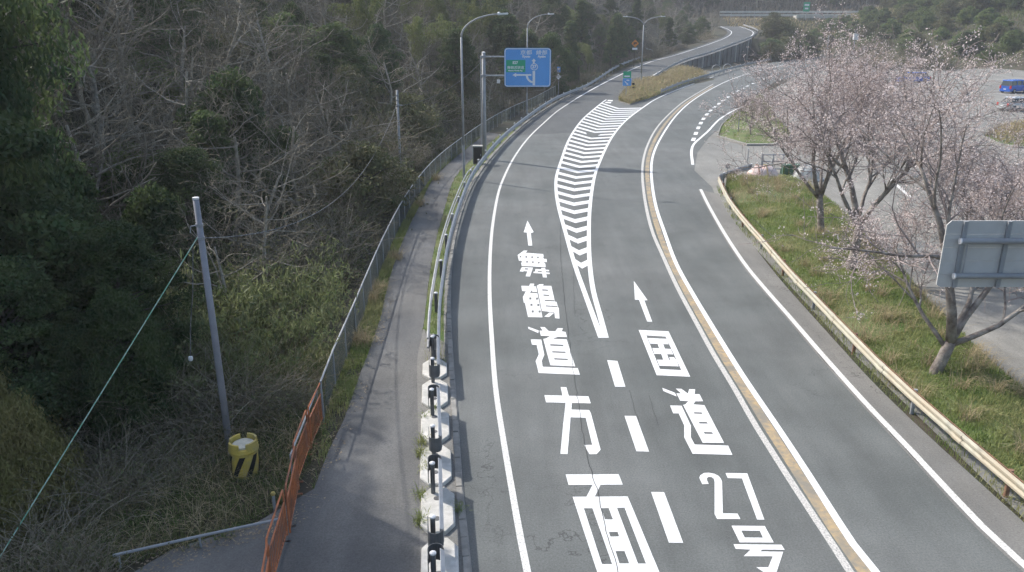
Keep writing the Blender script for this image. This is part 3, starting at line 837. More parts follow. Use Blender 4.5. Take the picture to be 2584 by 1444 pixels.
for (cx, y0, y1), w in zip(blocks, words):
    a, b = G(cx, y1, .1), G(cx, y0, .1)
    c = (a+b)/2; L2 = (b-a).length/2 - .03; W2 = .36; ch = .29
    t = thing('concrete_block', 'white octagonal concrete base under the path guardrail, ' + w, 'concrete block', (c.x, c.y, 0), math.atan2(b.y-a.y, b.x-a.x) - math.pi/2, group='octagonal guardrail bases')
    oc = [(-W2, -L2+ch), (-W2+ch*.7, -L2), (W2-ch*.7, -L2), (W2, -L2+ch), (W2, L2-ch), (W2-ch*.7, L2), (-W2+ch*.7, L2), (-W2, L2-ch)]
    mb = MB(); n = 8
    mb.v = [(x, y, -.02) for x, y in oc] + [(x, y, .09) for x, y in oc] + [(x*.96, y*.98, .115) for x, y in oc]
    mb.f = [(k, (k+1) % 8, 8+(k+1) % 8, 8+k) for k in range(8)] + [(8+k, 8+(k+1) % 8, 16+(k+1) % 8, 16+k) for k in range(8)] + [tuple(16+k for k in range(8))]
    mb.build('slab', 'concrete_white', t)
    for s in (-.45, .45):
        MB().lathe([(.075, 0), (.075, .012), (.03, .013)], 10).build('socket', 'concrete_dark', t, loc=(-.02, s*L2, .112))

# ------------------------------------------------------------------ orange barrier panels
tops = [(809, 963), (773, 1032), (744, 1123), (714, 1232), (675, 1366), (655, 1470)]
TP = [G(x, y, 1.1) for x, y in tops]
wd = ['farthest panel, joined to the chain-link fence', 'second panel from the far end', 'middle panel beside the striped barrel', 'second nearest panel', 'nearest panel at the bottom edge']
for i in range(5):
    a, b = TP[i], TP[i+1]
    a = Vector((a.x, a.y, 0)); b = Vector((b.x, b.y, 0))
    L_ = (b-a).length
    t = thing('barrier_panel', 'orange steel tube barrier, ' + wd[i], 'barrier', tuple(a), math.atan2(b.y-a.y, b.x-a.x), 'orange barrier panels')
    t.rotation_euler.z += (.02, -.03, .025, -.02, .01)[i]
    j = .04
    MB().tube([(j, 0, .0), (j, 0, 1.04), (j+.04, 0, 1.1), (L_-j-.04, 0, 1.1), (L_-j, 0, 1.04), (L_-j, 0, 0)], .021, 8).build('frame', 'orange_paint', t)
    MB().tube([(j, 0, .80), (L_-j, 0, .80)], .018, 8).build('rail', 'orange_paint', t)
    MB().tube([(j, 0, .12), (L_-j, 0, .12)], .018, 8).build('rail', 'orange_paint', t)
    nb = max(8, int(L_/.13))
    for k in range(1, nb):
        x = j + (L_-2*j)*k/nb
        MB().tube([(x, 0, .12), (x, 0, .80)], .0125, 6, False).build('bar', 'orange_paint', t)
    for x in (.25, L_-.25):
        MB().box(x-.02, x+.02, -.1, .1, .0, .03).build('foot', 'orange_paint', t)
# silver top pipe of the fence behind the panels, and the low pipe across the apron
p0, p1 = TP[0] + Vector((-.12, 0, -.25)), TP[2] + Vector((-.12, 0, -.25))
rr_ = thing('hand_rail', 'thin silver pipe rail just behind the orange barriers', 'rail')
MB().tube([p0, p1], .022, 8).build('pipe', 'galv', rr_)
for q in (p0, (p0+p1)/2, p1): MB().tube([(q.x, q.y, -.1), q], .02, 8).build('post', 'galv_dull', rr_)
a, b = G(285, 1402, .28), G(706, 1310, .28)
lp = thing('low_rail', 'low grey pipe running across the asphalt to the orange barriers', 'rail')
MB().tube([a, a.lerp(b, .5) + Vector((0, 0, .01)), b], .03, 8).build('pipe', 'galv_dull', lp)
for f in (.03, .5, .97):
    q = a.lerp(b, f); MB().tube([(q.x, q.y, -.1), q], .025, 8).build('post', 'galv_dull', lp)
mk = G(689, 1246, .38)
m_ = thing('marker_stake', 'short grey stake with a yellow head behind the orange barriers', 'stake', (mk.x, mk.y, 0))
MB().tube([(0, 0, -.1), (0, 0, .36)], .035, 8).build('shaft', 'pole_grey', m_)
MB().lathe([(.045, 0), (.055, .03), (.04, .065), (.01, .075)], 10).build('head', 'barrel_yellow', m_, loc=(0, 0, .35))

# ------------------------------------------------------------------ barrel
c = G(622, 1190)
t = thing('crash_barrel', 'yellow crash barrel with black diagonal stripes in the grass', 'barrel', (c.x, c.y, 0))
R0, Hh = .30, .78
MB().lathe([(R0*.96, -.05), (R0, .02), (R0*1.02, .56), (R0*1.1, .58), (R0*1.13, .62), (R0*1.1, .66), (R0*1.09, .70)], 28).build('drum', 'barrel_yellow', t, smooth=False)
MB().lathe([(R0*.82, .70), (R0*.80, .74), (R0*.2, .755), (.01, .756)], 24).build('lid', 'barrel_cap', t)
for k in range(4):          # rim lugs
    mb = MB(); n = 7
    a0 = k*math.pi/2 + .5
    for q in range(n+1):
        an = a0 + q/n*1.05
        for r, z in ((R0*.9, .70), (R0*1.1, .70), (R0*1.07, .84), (R0*.92, .84)):
            mb.v.append((r*math.cos(an), r*math.sin(an), z))
    for q in range(n):
        for j in range(4):
            j2 = (j+1) % 4
            mb.f.append((q*4+j, q*4+j2, (q+1)*4+j2, (q+1)*4+j))
    mb.f += [(0, 1, 2, 3), (n*4+3, n*4+2, n*4+1, n*4)]
    mb.build('rim_lug', 'barrel_yellow', t)
for k in range(6):          # diagonal black stripes, wrapped on the drum
    mb = MB(); n = 10
    a0 = k*math.pi/3 - .25
    for q in range(n+1):
        f = q/n; z = .03 + f*.50
        for e in (0, .42):
            an = a0 + e + f*.75
            mb.v.append(((R0*1.022+.004)*math.cos(an), (R0*1.022+.004)*math.sin(an), z))
            if e == 0:
                for m in (.14, .28):
                    mb.v.append(((R0*1.022+.004)*math.cos(an+m), (R0*1.022+.004)*math.sin(an+m), z))
    for q in range(n):
        for j in range(3):
            mb.f.append((q*4+j, q*4+j+1, (q+1)*4+j+1, (q+1)*4+j))
    mb.build('stripe', 'black', t)

# ------------------------------------------------------------------ poles, wires
def catenary(a, b, sag, n=24):
    a, b = Vector(a), Vector(b)
    return [a.lerp(b, k/n) - Vector((0, 0, sag*4*(k/n)*(1-k/n))) for k in range(n+1)]
b1 = G(580, 1132)
P1 = thing('utility_pole', 'plain grey pole beside the striped barrel, stayed by a green wire', 'pole', tuple(b1))
MB().tube([(0, 0, -.6), (-.02, 0, 3), (-.05, 0, 6.2)], [.085, .078, .066], 16).build('shaft', 'pole_purple_grey', P1, smooth=True)
MB().lathe([(.07, 0), (.072, .04), (.03, .05)], 14).build('pole_cap', 'cap_white', P1, loc=(-.05, 0, 6.2))
for z in (5.62, 5.32):
    MB().lathe([(.085, -.03), (.085, .03)], 12).build('clamp_band', 'galv_dull', P1, loc=(-.045, 0, z))
MB().tube([(-.05, 0, 5.62), (-.22, -.05, 5.6), (-.25, -.05, 5.45)], .015, 6).build('hook', 'galv', P1)
b2 = G(1012, 459)
P2 = thing('utility_pole', 'thin pale pole behind the chain-link fence, carrying a cable', 'pole', tuple(b2))
MB().tube([(0, 0, -.6), (0, 0, 5.7)], [.09, .07], 12).build('shaft', 'pole_grey', P2, smooth=True)
for z in (4.75, 5.1, 5.4):
    MB().lathe([(.095, -.04), (.095, .04)], 10).build('clamp_band', 'galv_dull', P2, loc=(0, 0, z))
MB().tube([(0, 0, 4.8), (.3, -.05, 4.8)], .03, 6).build('hook', 'galv', P2)
gw = [b1 + Vector((-.1, -.05, 5.35)), Vector((-8.9, 11.2, -.2))]
tgt = GY(-40, 1470, 12.4)
tag(MB().tube([gw[0], gw[0].lerp(tgt, .5), tgt], .013, 6).build('stay_wire', 'wire_green'), 'green-sleeved stay wire slanting down left from the grey pole', 'wire')
hw = thing('hanging_wire', 'loose wire with a white insulator hanging left of the grey pole', 'wire')
q0, q1 = GY(487, 620, 18.2), GY(481, 905, 18.2)
MB().tube([q0, q0.lerp(q1, .4) + Vector((.02, 0, 0)), q0.lerp(q1, .7) - Vector((.02, 0, 0)), q1], .012, 5).build('strand', 'cable', hw)
MB().lathe([(.01, -.07), (.05, -.05), (.06, 0), (.05, .05), (.01, .07)], 10).build('insulator', 'cap_white', hw, loc=q1)
tag(MB().tube(catenary(b2 + Vector((-.02, 0, 4.9)), b1 + Vector((-.05, .05, 5.3)), 2.1), .016, 5).build('overhead_cable', 'cable'), 'dark cable sagging from the far pole into the trees on the left', 'cable')

# ------------------------------------------------------------------ street lamps
def lamp_head(parent, p, d):
    ang = math.atan2(d[1], d[0])
    o = MB().box(-.1, .62, -.13, .13, -.06, .05).build('lamp_head', 'lamp_head', parent, loc=p)
    o.rotation_euler = (0, -.06, ang)
    bm = bmesh.new(); bm.from_mesh(o.data)
    bmesh.ops.bevel(bm, geom=list(bm.edges), offset=.045, segments=2, affect='EDGES')
    bm.to_mesh(o.data); bm.free()
    MB().box(.1, .56, -.1, .1, -.075, -.058).build('lens', 'glass_pale', o)
    MB().lathe([(.09, 0), (.09, .04), (.04, .08), (.01, .085)], 10).build('sensor_cap', 'cap_white', o, loc=(.02, 0, .04))
def arm_pts(z0, H_, reach, n=12):
    out = [(0, z0)]
    for k in range(1, n+1):
        a = k/n*math.pi/2*.96
        out.append((reach*(1-math.cos(a)), z0 + (H_-z0)*math.sin(a)))
    return out
def street_lamp(loc, label, reach, H_=10.0, rz=0.0, r=.085):
    t = thing('street_lamp', label, 'street lamp', tuple(loc), rz)
    MB().tube([(0, 0, -.4), (0, 0, 2.2)], [r*1.02, r], 14).build('base_sleeve', 'pole_grey', t)
    z0 = H_ - 1.35
    MB().tube([(0, 0, 2.2), (0, 0, z0)], [r*.92, r*.72], 14).build('shaft', 'pole_grey', t, smooth=True)
    ap = arm_pts(z0, H_, reach)
    MB().tube([(x, 0, z) for x, z in ap], [r*.72 - (r*.3)*k/len(ap) for k in range(len(ap))], 10).build('arm', 'pole_grey', t, smooth=True)
    lamp_head(t, (ap[-1][0], 0, ap[-1][1]), (1, 0))
    MB().box(-.06, .06, -.12, -.08, .5, .95).build('hatch', 'pole_purple_grey', t)
    return t
street_lamp(G(1171, 452), 'tall curved street lamp nearest the viewer, left of the blue sign', 2.45, 10.15)
street_lamp(G(1329.5, 287), 'curved street lamp rising behind the blue road sign', 2.35, 10.25)
tb = G(1617, 214)
tb.z = .3
t = thing('street_lamp', 'twin-headed street lamp on the grassy island between road and ramp', 'street lamp', tuple(tb))
MB().tube([(0, 0, -.5), (0, 0, 1.4)], .13, 12).build('base_sleeve', 'pole_grey', t)
MB().tube([(0, 0, 1.4), (.0, 0, 8.5)], [.11, .09], 12).build('shaft', 'pole_grey', t, smooth=True)
for s in (-1, 1):
    ap = [(0, 8.5), (.12, 8.8), (.5, 9.15), (1.1, 9.45), (1.9, 9.62), (2.6, 9.7)]
    MB().tube([(s*x, 0, z) for x, z in ap], .07, 8).build('arm', 'pole_grey', t, smooth=True)
    lamp_head(t, (s*2.6, 0, 9.7), (s, 0))

# ------------------------------------------------------------------ blue guide sign
def text_mesh(body, size, name, m, parent, loc, rot=(math.radians(90), 0, 0), sx=1.0, align='CENTER', bold=0.0):
    cu = bpy.data.curves.new(name, 'FONT')
    cu.body = body; cu.size = size; cu.align_x = align; cu.align_y = 'CENTER'; cu.resolution_u = 2
    cu.offset = bold
    o = bpy.data.objects.new(name, cu); COL.objects.link(o)
    dg = bpy.context.evaluated_depsgraph_get()
    me = bpy.data.meshes.new_from_object(o.evaluated_get(dg))
    bpy.data.objects.remove(o); bpy.data.curves.remove(cu)
    me.materials.clear(); me.materials.append(MATS[m])
    o = link(name, me, parent, loc)
    o.rotation_euler = rot; o.scale = (sx, 1, 1)
    return o
sb = G(1223, 402)
t = thing('guide_sign', 'large blue direction sign on a cantilever pole at the left of the road', 'road sign', tuple(sb))
MB().tube([(0, 0, -.5), (0, 0, 7.55)], [.16, .125], 16).build('pole', 'pole_grey', t, smooth=True)
MB().lathe([(.13, 0), (.14, .05), (.04, .1), (.01, .1)], 14).build('pole_cap', 'cap_white', t, loc=(0, 0, 7.55))
MB().tube([(-.2, -.12, .3), (-.2, -.12, 7.3)], .035, 8).build('conduit', 'galv', t)
Wp, Hp = 3.32, 2.68
sx0 = -0.55 - sb.x
zc = 6.56
for z in (7.3, 6.0):
    MB().tube([(-.25, 0, z), (sx0 + .3, 0, z)], .055, 10).build('arm', 'galv', t)
    MB().box(-.2, .2, -.2, .2, z-.07, z+.07).build('clamp', 'galv_dull', t)
    MB().tube([(sx0+.1, -.02, z), (sx0+Wp-.15, -.02, z)], .05, 8).build('back_pipe', 'galv_dull', t)
pan = empty('panel', (sx0 + Wp/2, -.12, zc)); pan.parent = t
def rrect(w, h, r, n=5):
    out = []
    for cx, cz, a0 in ((w/2-r, h/2-r, 0), (-w/2+r, h/2-r, 90), (-w/2+r, -h/2+r, 180), (w/2-r, -h/2+r, 270)):
        for k in range(n+1):
            a = math.radians(a0 + 90*k/n); out.append((cx + r*math.cos(a), cz + r*math.sin(a)))
    return out
def plate(w, h, r, y0, y1):
    mb = MB().prism(rrect(w, h, r), 0, 1)
    mb.v = [(x, y0 + (y1-y0)*(1-z), y) for x, y, z in mb.v]
    return mb
bpy.data.objects.remove(pan)
pan = plate(Wp, Hp, .22, -.02, .02).build('panel', 'sign_blue', t, loc=(sx0 + Wp/2, -.12, zc))
def flat(outer, holes, y, name, m):
    mb = MB().poly([Vector((x, z, 0)) for x, z in outer], [[Vector((x, z, 0)) for x, z in h] for h in holes])
    mb.v = [(x, y, z) for x, z, _ in mb.v]
    return mb.build(name, m, pan)
flat(rrect(Wp-.06, Hp-.06, .2), [rrect(Wp-.16, Hp-.16, .16)], -.024, 'border', 'sign_white')
def sgx(x): return (x - 780)/1230*Wp       # photo zoom of the sign -> metres on the panel
def sgz(y): return -(y - 765)/1060*Hp
def sp(l): return [(sgx(x), sgz(y)) for x, y in l]
flat(sp([(912, 860), (980, 860), (980, 1250), (918, 1250)]), [], -.025, 'arrow', 'sign_white')
flat(sp([(942, 520), (1000, 590), (965, 595), (965, 665), (920, 665), (920, 595), (885, 590)]), [], -.025, 'arrow', 'sign_white')
flat(sp([(380, 968), (480, 910), (480, 945), (880, 945), (880, 990), (480, 990), (480, 1025)]), [], -.025, 'arrow', 'sign_white')
arc = [(735 + 0, 985), (745, 1040), (775, 1100), (820, 1150), (870, 1180), (920, 1190)]
arc2 = [(930, 1140), (880, 1125), (840, 1095), (808, 1055), (795, 1020), (790, 985)]
flat(sp(arc + arc2), [], -.0258, 'arrow', 'sign_white')
ring = [(sgx(955)+.26*math.cos(a), sgz(745)+.24*math.sin(a)) for a in [k*2*math.pi/24 for k in range(24)]]
ring2 = [(sgx(955)+.21*math.cos(a), sgz(745)+.195*math.sin(a)) for a in [k*2*math.pi/24 for k in range(24)]]
flat(ring, [ring2], -.025, 'route_shield', 'sign_white')
text_mesh('27', .3, 'lettering', 'sign_white', pan, (sgx(955), -.026, sgz(745)), bold=.012)
flat(sp([(215, 560), (720, 560), (720, 890), (215, 890)]), [], -.024, 'green_field', 'sign_green')
text_mesh('京都', .34, 'lettering', 'sign_white', pan, (sgx(740), -.025, sgz(365)), sx=1.25, bold=.003)
text_mesh('綾部', .34, 'lettering', 'sign_white', pan, (sgx(1150), -.025, sgz(365)), sx=1.2, bold=.003)
text_mesh('Kyoto', .22, 'lettering', 'sign_white', pan, (sgx(745), -.025, sgz(465)), bold=.01)
text_mesh('Ayabe', .22, 'lettering', 'sign_white', pan, (sgx(1150), -.025, sgz(465)), bold=.01)
text_mesh('E27', .25, 'lettering', 'sign_white', pan, (sgx(455), -.026, sgz(635)), bold=.01)
text_mesh('舞鶴若狭道', .24, 'lettering', 'sign_white', pan, (sgx(465), -.026, sgz(772)), bold=.002)
text_mesh('Maizuru-Wakasa Exp.', .12, 'lettering', 'sign_white', pan, (sgx(460), -.026, sgz(848)), bold=.006)
MB().box(-.11, .11, -.02, .02, -.13, .13).build('tag_plate', 'cap_white', t, loc=(1.05, -.1, 5.6))
tag(MB().tube(catenary(b2 + Vector((.3, -.05, 4.8)), sb + Vector((-.2, -.12, 6.9)), .55), .014, 5).build('overhead_cable', 'cable'), 'thin cable from the pale pole up to the blue sign pole', 'cable')
cb = G(1206, 414)
t = thing('utility_cabinet', 'dark green-grey cabinet at the foot of the blue sign pole', 'cabinet', tuple(cb))
MB().box(-.31, .31, -.2, .2, 0, 1.25).build('body', 'cabinet', t)
MB().box(-.36, .36, -.25, .25, 1.252, 1.32).build('roof', 'concrete', t)
MB().box(-.345, -.313, -.22, .2, 0, 1.25).build('side_trim', 'galv_dull', t)
MB().box(-.26, .29, -.222, -.203, .08, 1.18).build('door', 'black', t)
MB().box(.2, .24, -.245, -.224, .6, .75).build('handle', 'galv', t)
MB().box(-.38, .38, -.27, .27, -.1, -.002).build('plinth', 'concrete', t)

# smaller signs
q = G(1409, 241)
t = thing('road_sign', 'small blue plate over a white diamond on a post beside the ramp guardrail', 'road sign', tuple(q))
MB().tube([(0, 0, -.4), (0, 0, 3.6)], .045, 8).build('post', 'pole_grey', t)
plate(.44, .72, .04, -.08, -.06).build('plate', 'sign_blue', t, loc=(-.02, 0, 3.35))
mb = plate(.3, .2, .03, -.086, -.083); mb.build('pictogram', 'sign_white', t, loc=(-.02, 0, 3.45))
mb = plate(.52, .52, .03, -.08, -.06); o = mb.build('plate', 'sign_white', t, loc=(-.05, 0, 2.42)); o.rotation_euler = (0, math.radians(45), 0)
mb = plate(.2, .2, .03, -.086, -.083); o2 = mb.build('pictogram', 'sign_back', o)
q = G(1579, 251)
t = thing('exit_sign', 'green over blue ramp sign on two plates at the nose of the island', 'road sign', tuple(q))
MB().tube([(0, 0, -.3), (0, 0, 3.3)], .05, 8).build('post', 'pole_grey', t)
MB().box(-.5, .5, -.4, .4, 0, .16).build('footing', 'concrete', t)
plate(1.0, .82, .06, -.09, -.06).build('plate', 'sign_green', t, loc=(.04, 0, 3.05))
plate(.7, .16, .02, -.096, -.092).build('legend', 'sign_white', t, loc=(.04, 0, 2.86))
pl = plate(1.08, .92, .06, -.09, -.06).build('plate', 'sign_blue', t, loc=(.06, 0, 2.15))
o = MB().prism([(-.05, .3), (.05, .3), (.05, -.12), (.15, -.12), (0, -.34), (-.15, -.12), (-.05, -.12)], 0, .004)
o.v = [(x, -.096 + z, y) for x, y, z in o.v]; o = o.build('arrow', 'sign_white', pl, loc=(-.08, 0, -.12)); o.rotation_euler = (0, math.radians(-45), 0)
plate(.36, .14, .02, -.096, -.092).build('legend', 'sign_white', pl, loc=(.1, 0, .22))
q = G(1597, 237)
t = thing('hazard_post', 'black and yellow banded post behind the ramp sign', 'bollard', tuple(q))
for k in range(6):
    MB().tube([(0, 0, k*.24 + .001), (0, 0, k*.24+.238)], .17, 12).build('band', 'barrel_yellow' if k % 2 == 0 else 'black', t)
q = Vector((GY(1600, 150, 156).x, 156, 1.3))
t = thing('warning_sign', 'faded orange diamond sign with a white plate behind the ramp guardrail', 'road sign', tuple(q))
MB().tube([(0, 0, -1.2), (0, 0, 3.9)], .06, 8).build('post', 'bark_dark', t)
o = plate(1.0, 1.0, .06, -.09, -.06).build('plate', 'sign_orange', t, loc=(.06, 0, 3.95)); o.rotation_euler = (0, math.radians(45), 0)
mb = MB().poly([Vector(p) for p in [(-.3, .2, 0), (.1, .2, 0), (.1, .34, 0), (.36, .08, 0), (.1, -.18, 0), (.1, -.04, 0), (-.12, -.04, 0), (-.12, -.3, 0), (-.3, -.3, 0)]]); mb.v = [(x, -.095, y) for x, y, z in mb.v]
o2 = mb.build('pictogram', 'black', o); o2.rotation_euler = (0, math.radians(-45), 0)
plate(.92, .36, .03, -.09, -.06).build('plate', 'sign_white', t, loc=(.04, 0, 3.0))
q = G(1459, 214)
tag(MB().tube([(0, 0, -.3), (.02, 0, 1.5), (0, 0, 2.9)], [.2, .19, .18], 10).build('timber_post', 'bark_dark', loc=q), 'thick dark upright post left of the ramp guardrail', 'post')

# sign seen from behind, right edge
Yp = 16.3
bl = GY(2362, 725, Yp); tl = GY(2389, 557, Yp)
t = thing('sign_back', 'large grey road sign seen from behind at the right edge', 'road sign', (bl.x, Yp, bl.z))
Hs = tl.z - bl.z; Ws = 3.0
np_ = 5
for k in range(np_):
    z0, z1 = k*Hs/np_ + .004, (k+1)*Hs/np_ - .004
    if k in (0, np_-1):
        top = k == np_-1
        pts = [(0, z0), (Ws, z0), (Ws, z1), (.09, z1), (0, z1-.09)] if top else [(0.09, z0), (Ws, z0), (Ws, z1), (0, z1), (0, z0+.05)]
        mb = MB().prism(pts, 0, .03); mb.v = [(x, .03 - z, y) for x, y, z in mb.v]
    else: mb = MB().box(0, Ws, 0, .03, z0, z1)
    mb.build('panel_plank', 'sign_back', t)
for x in (.36, 1.28, 2.2):
    MB().box(x-.035, x+.035, -.06, -.003, .01, Hs-.01).build('rib', 'galv_dull', t)
    MB().box(x+.036, x+.075, -.03, -.002, .01, Hs-.01).build('rib_flange', 'galv', t)
for z in (Hs*.72, Hs*.2):
    MB().tube([(.28, -.13, z), (Ws+2.2, -.13, z)], .062, 14).build('arm', 'galv_dull', t)
    MB().lathe([(.066, 0), (.066, .03), (.03, .035)], 12).build('arm_cap', 'cap_white', t, loc=(.28, -.13, z)).rotation_euler = (0, math.radians(-90), 0)
MB().tube([(Ws+2.2, -.13, -bl.z-.4), (Ws+2.2, -.13, Hs+.4)], .14, 14).build('pole', 'pole_grey', t)
MB().tube([(.45, -.1, Hs*.22), (.45, -.1, Hs*.7)], .018, 6).build('tie_rod', 'galv', t)

# ------------------------------------------------------------------ chain-link fence
cf = thing('chain_link_fence', 'grey-green chain-link fence with silver top pipe along the footpath', 'fence')
FL = resample([Vector((p.x, p.y, 0)) for p in FT[5:]], step=2.0)
FH = 1.15
MB().tube([p + Vector((0, 0, FH)) for p in FL], .026, 8).build('top_pipe', 'galv', cf)
for i in range(0, len(FL)):
    MB().tube([(0, 0, -.3), (0, 0, FH+.02)], .028, 8).build('post', 'galv_dull', cf, loc=FL[i])
# woven wire: crossing diagonal strands as one part
V_, F_ = [], []
def strand(p, q, w=.004):
    b = len(V_)
    t_ = (q-p).normalized(); u = t_.orthogonal().normalized()*w; v = t_.cross(u)
    for s in (u, -u*.5+v*.87, -u*.5-v*.87): V_.append(tuple(p+s))
    for s in (u, -u*.5+v*.87, -u*.5-v*.87): V_.append(tuple(q+s))
    for k in range(3): F_.append((b+k, b+(k+1) % 3, b+3+(k+1) % 3, b+3+k))
FD = resample(FL, step=.11)
m_ = int(FH/.11)
for i in range(0, len(FD)-m_):
    sp_ = .0055
    for s in (0, 1):
        prev = None
        for k in range(0, m_+1, 5):
            p = FD[i+k] + Vector((0, 0, .04 + (k/m_ if s == 0 else 1-k/m_)*(FH-.06)))
            if prev is not None: strand(prev, p, sp_)
            prev = p
tag(link('wire_mesh', np_mesh('wire_mesh', np.array(V_), np.array(F_), 'chain_link'), cf), kind='stuff')
# ------------------------------------------------------------------ grassy island between road and ramp
IL = resample([G(x, y, 0) for x, y in [(1560, 256), (1585, 226), (1612, 206)]] + [p + normals2d(RR)[i]*1.2 - Vector((0, 0, p.z)) for i, p in enumerate(RR) if 128 < p.y < 160][::3], n=30)
IR = resample(GL([(1590, 265), (1640, 250), (1690, 230), (1730, 214), (1765, 202), (1790, 193)]), n=30)
def ihf(p, u, v): return .10 + 0.7*math.sin(math.pi*v)*min(1, u*5)*min(1, .4+u) + (1-v)*max(0, np.interp(p.y, [135, 150, 200], [0, .6, 3.2]))
mb = MB(); loft(mb, IL, IR, 8, ihf)
isl = tag(mb.build('traffic_island', 'verge_soil', smooth=True), 'grassy island between the highway and the ramp', kind='structure')
edge = IL[::-1] + IR
mb = MB(); loft(mb, [p + Vector((0, 0, -.02)) for p in edge], [p + Vector((0, 0, .14)) for p in edge], 1)
mb.build('kerb_edge', 'concrete_kerb', isl)
ISL = np.array([v for v in mb.v])
# pipe and beam rail along the island's road side
P = resample(GL([(1668, 240), (1720, 218), (1790, 196), (1850, 178), (1900, 165), (1960, 152)]), step=2.0)
g = thing('guard_rail', 'low grey guardrail on the island beside the highway bend', 'guardrail')
sweep(MB(), P, WB).build('beam', 'galv_dull', g)
for i in range(0, len(P), 2): rail_post(g, P[i], 0, .8, .06)
# ramp outer rail
P = [p + n*1.1 for p, n in zip(RR, normals2d(RR))][6:]
g = thing('guard_rail', 'grey guardrail along the outer edge of the climbing ramp', 'guardrail')
sweep(MB(), P, WB).build('beam', 'galv_dull', g)
for i in range(0, len(P), 2): rail_post(g, P[i], P[i].z, .8, .06)
# looped pipe stands by the highway bend
for k, px in enumerate(((1806, 192), (1834, 189))):
    c = G(*px); c.z = .1
    t = thing('pipe_hoop', ('left' if k == 0 else 'right') + ' one of two grey hoop stands by the highway bend', 'hoop', tuple(c), group='pipe hoops')
    MB().tube([(.75*math.cos(a), 0, 1.05 + .75*math.sin(a)) for a in np.linspace(-.5, math.pi+.5, 14)], .06, 6).build('hoop', 'galv', t)
    for s in (-.5, .5): MB().tube([(s, 0, -.2), (s, 0, .5)], .05, 6).build('leg', 'galv', t)

# ------------------------------------------------------------------ retaining wall under the ramp
wa = [p + n*1.0 for p, n in zip(RR, normals2d(RR)) if 140 < p.y < 212]
wall = thing('retaining_wall', 'dark concrete retaining wall with ribs holding up the ramp', 'wall')
mb = MB(); n = len(wa)
for p in wa: mb.v += [(p.x, p.y, -.3), (p.x, p.y, max(.3, p.z + .02))]
nn_ = normals2d(wa)
for p, q in zip(wa, nn_): mb.v += [(p.x - q.x*.5, p.y - q.y*.5, -.3), (p.x - q.x*.5, p.y - q.y*.5, max(.3, p.z+.02))]
for i in range(n-1):
    mb.f += [(2*i, 2*i+2, 2*i+3, 2*i+1), (2*n+2*i, 2*n+2*i+1, 2*n+2*i+3, 2*n+2*i+2), (2*i+1, 2*i+3, 2*n+2*i+3, 2*n+2*i+1)]
mb.build('wall_face', 'concrete_dark', wall)
for i in range(1, n-1):
    p, q = wa[i], nn_[i]
    o = MB().box(-.12, .12, -.02, .22, -.3, max(.5, p.z)).build('rib', 'concrete_dark' if i % 4 else 'concrete', wall, loc=(p.x, p.y, 0))
    o.rotation_euler = (0, 0, math.atan2(-q.x, q.y))

# ------------------------------------------------------------------ expressway on its bank, far right top
ew = thing('expressway_barrier', 'pale double-rail barrier on top of the far straw-coloured bank', 'barrier')
EP = [GY(1816, 28, 290), GY(1870, 30, 289), GY(1930, 34, 288), GY(1990, 38, 286), GY(2040, 42, 285), GY(2140, 47, 283), GY(2300, 52, 280), GY(2650, 60, 276)]
EP = resample([Vector((p.x, p.y, 9.7)) for p in EP], step=4.0)
for z in (1.5, .45):
    sweep(MB(), EP, [(0, z), (.15, z), (.15, z+.65), (0, z+.65)]).build('rail', 'concrete_white', ew)
for i in range(0, len(EP), 1):
    MB().box(-.08, .08, -.1, .0, -.2, 1.75).build('post', 'galv_dull', ew, loc=EP[i])
vb = thing('abutment', 'pale concrete bridge end with dark slots below the far barrier', 'bridge')
a = GY(2010, 62, 278)
MB().box(0, 60, 0, 4, -8, 2.8).build('wall', 'concrete', vb, loc=(a.x, 278, a.z))
for k in range(4):
    MB().box(2.0 + k*2.3, 3.2 + k*2.3, -.25, -.003, -1.6, 1.6).build('pilaster', 'concrete_kerb', vb, loc=(a.x, 278, a.z))
MB().box(-.6, 60, -.8, -.26, 2.0, 2.9).build('deck_edge', 'concrete', vb, loc=(a.x, 278, a.z))
gs = GY(2033, 24, 276)
t = thing('expressway_sign', 'green roadside sign standing at the far expressway barrier', 'road sign', (gs.x, 276, 9.6))
MB().tube([(.3, 0, -.5), (.3, 0, 4.5)], .12, 8).build('post', 'galv', t)
plate(2.1, 2.9, .15, -.2, -.14).build('plate', 'sign_green', t, loc=(.2, 0, 3.4))
plate(1.5, .5, .05, -.21, -.205).build('legend', 'sign_white', t, loc=(.2, 0, 4.0))
plate(1.1, .5, .05, -.21, -.205).build('legend', 'sign_white', t, loc=(.2, 0, 2.9))
# far roadside pole and box
q = G(2151, 150)
t = thing('roadside_pole', 'thin pole with a white box beside the far highway', 'pole', tuple(q))
MB().tube([(0, 0, -.3), (0, 0, 7.0)], .11, 8).build('shaft', 'pole_grey', t)
MB().box(-.5, .7, -.3, .3, 4.6, 6.1).build('box', 'cap_white', t)
q = G(2086, 138)
tag(MB().tube([(0, 0, -.3), (0, 0, 5.2)], .16, 8).build('roadside_pole', 'pole_grey', loc=q), 'plain grey pole by the far highway guardrail', 'pole')
P = resample(GL([(1960, 144), (2005, 140), (2060, 136), (2130, 130)]), step=3.0)
g = thing('guard_rail', 'far grey guardrail beyond the cherry blossom tops', 'guardrail')
sweep(MB(), P, WB).build('beam', 'galv', g)
for i in range(0, len(P), 2): rail_post(g, P[i], 0, .8, .06)

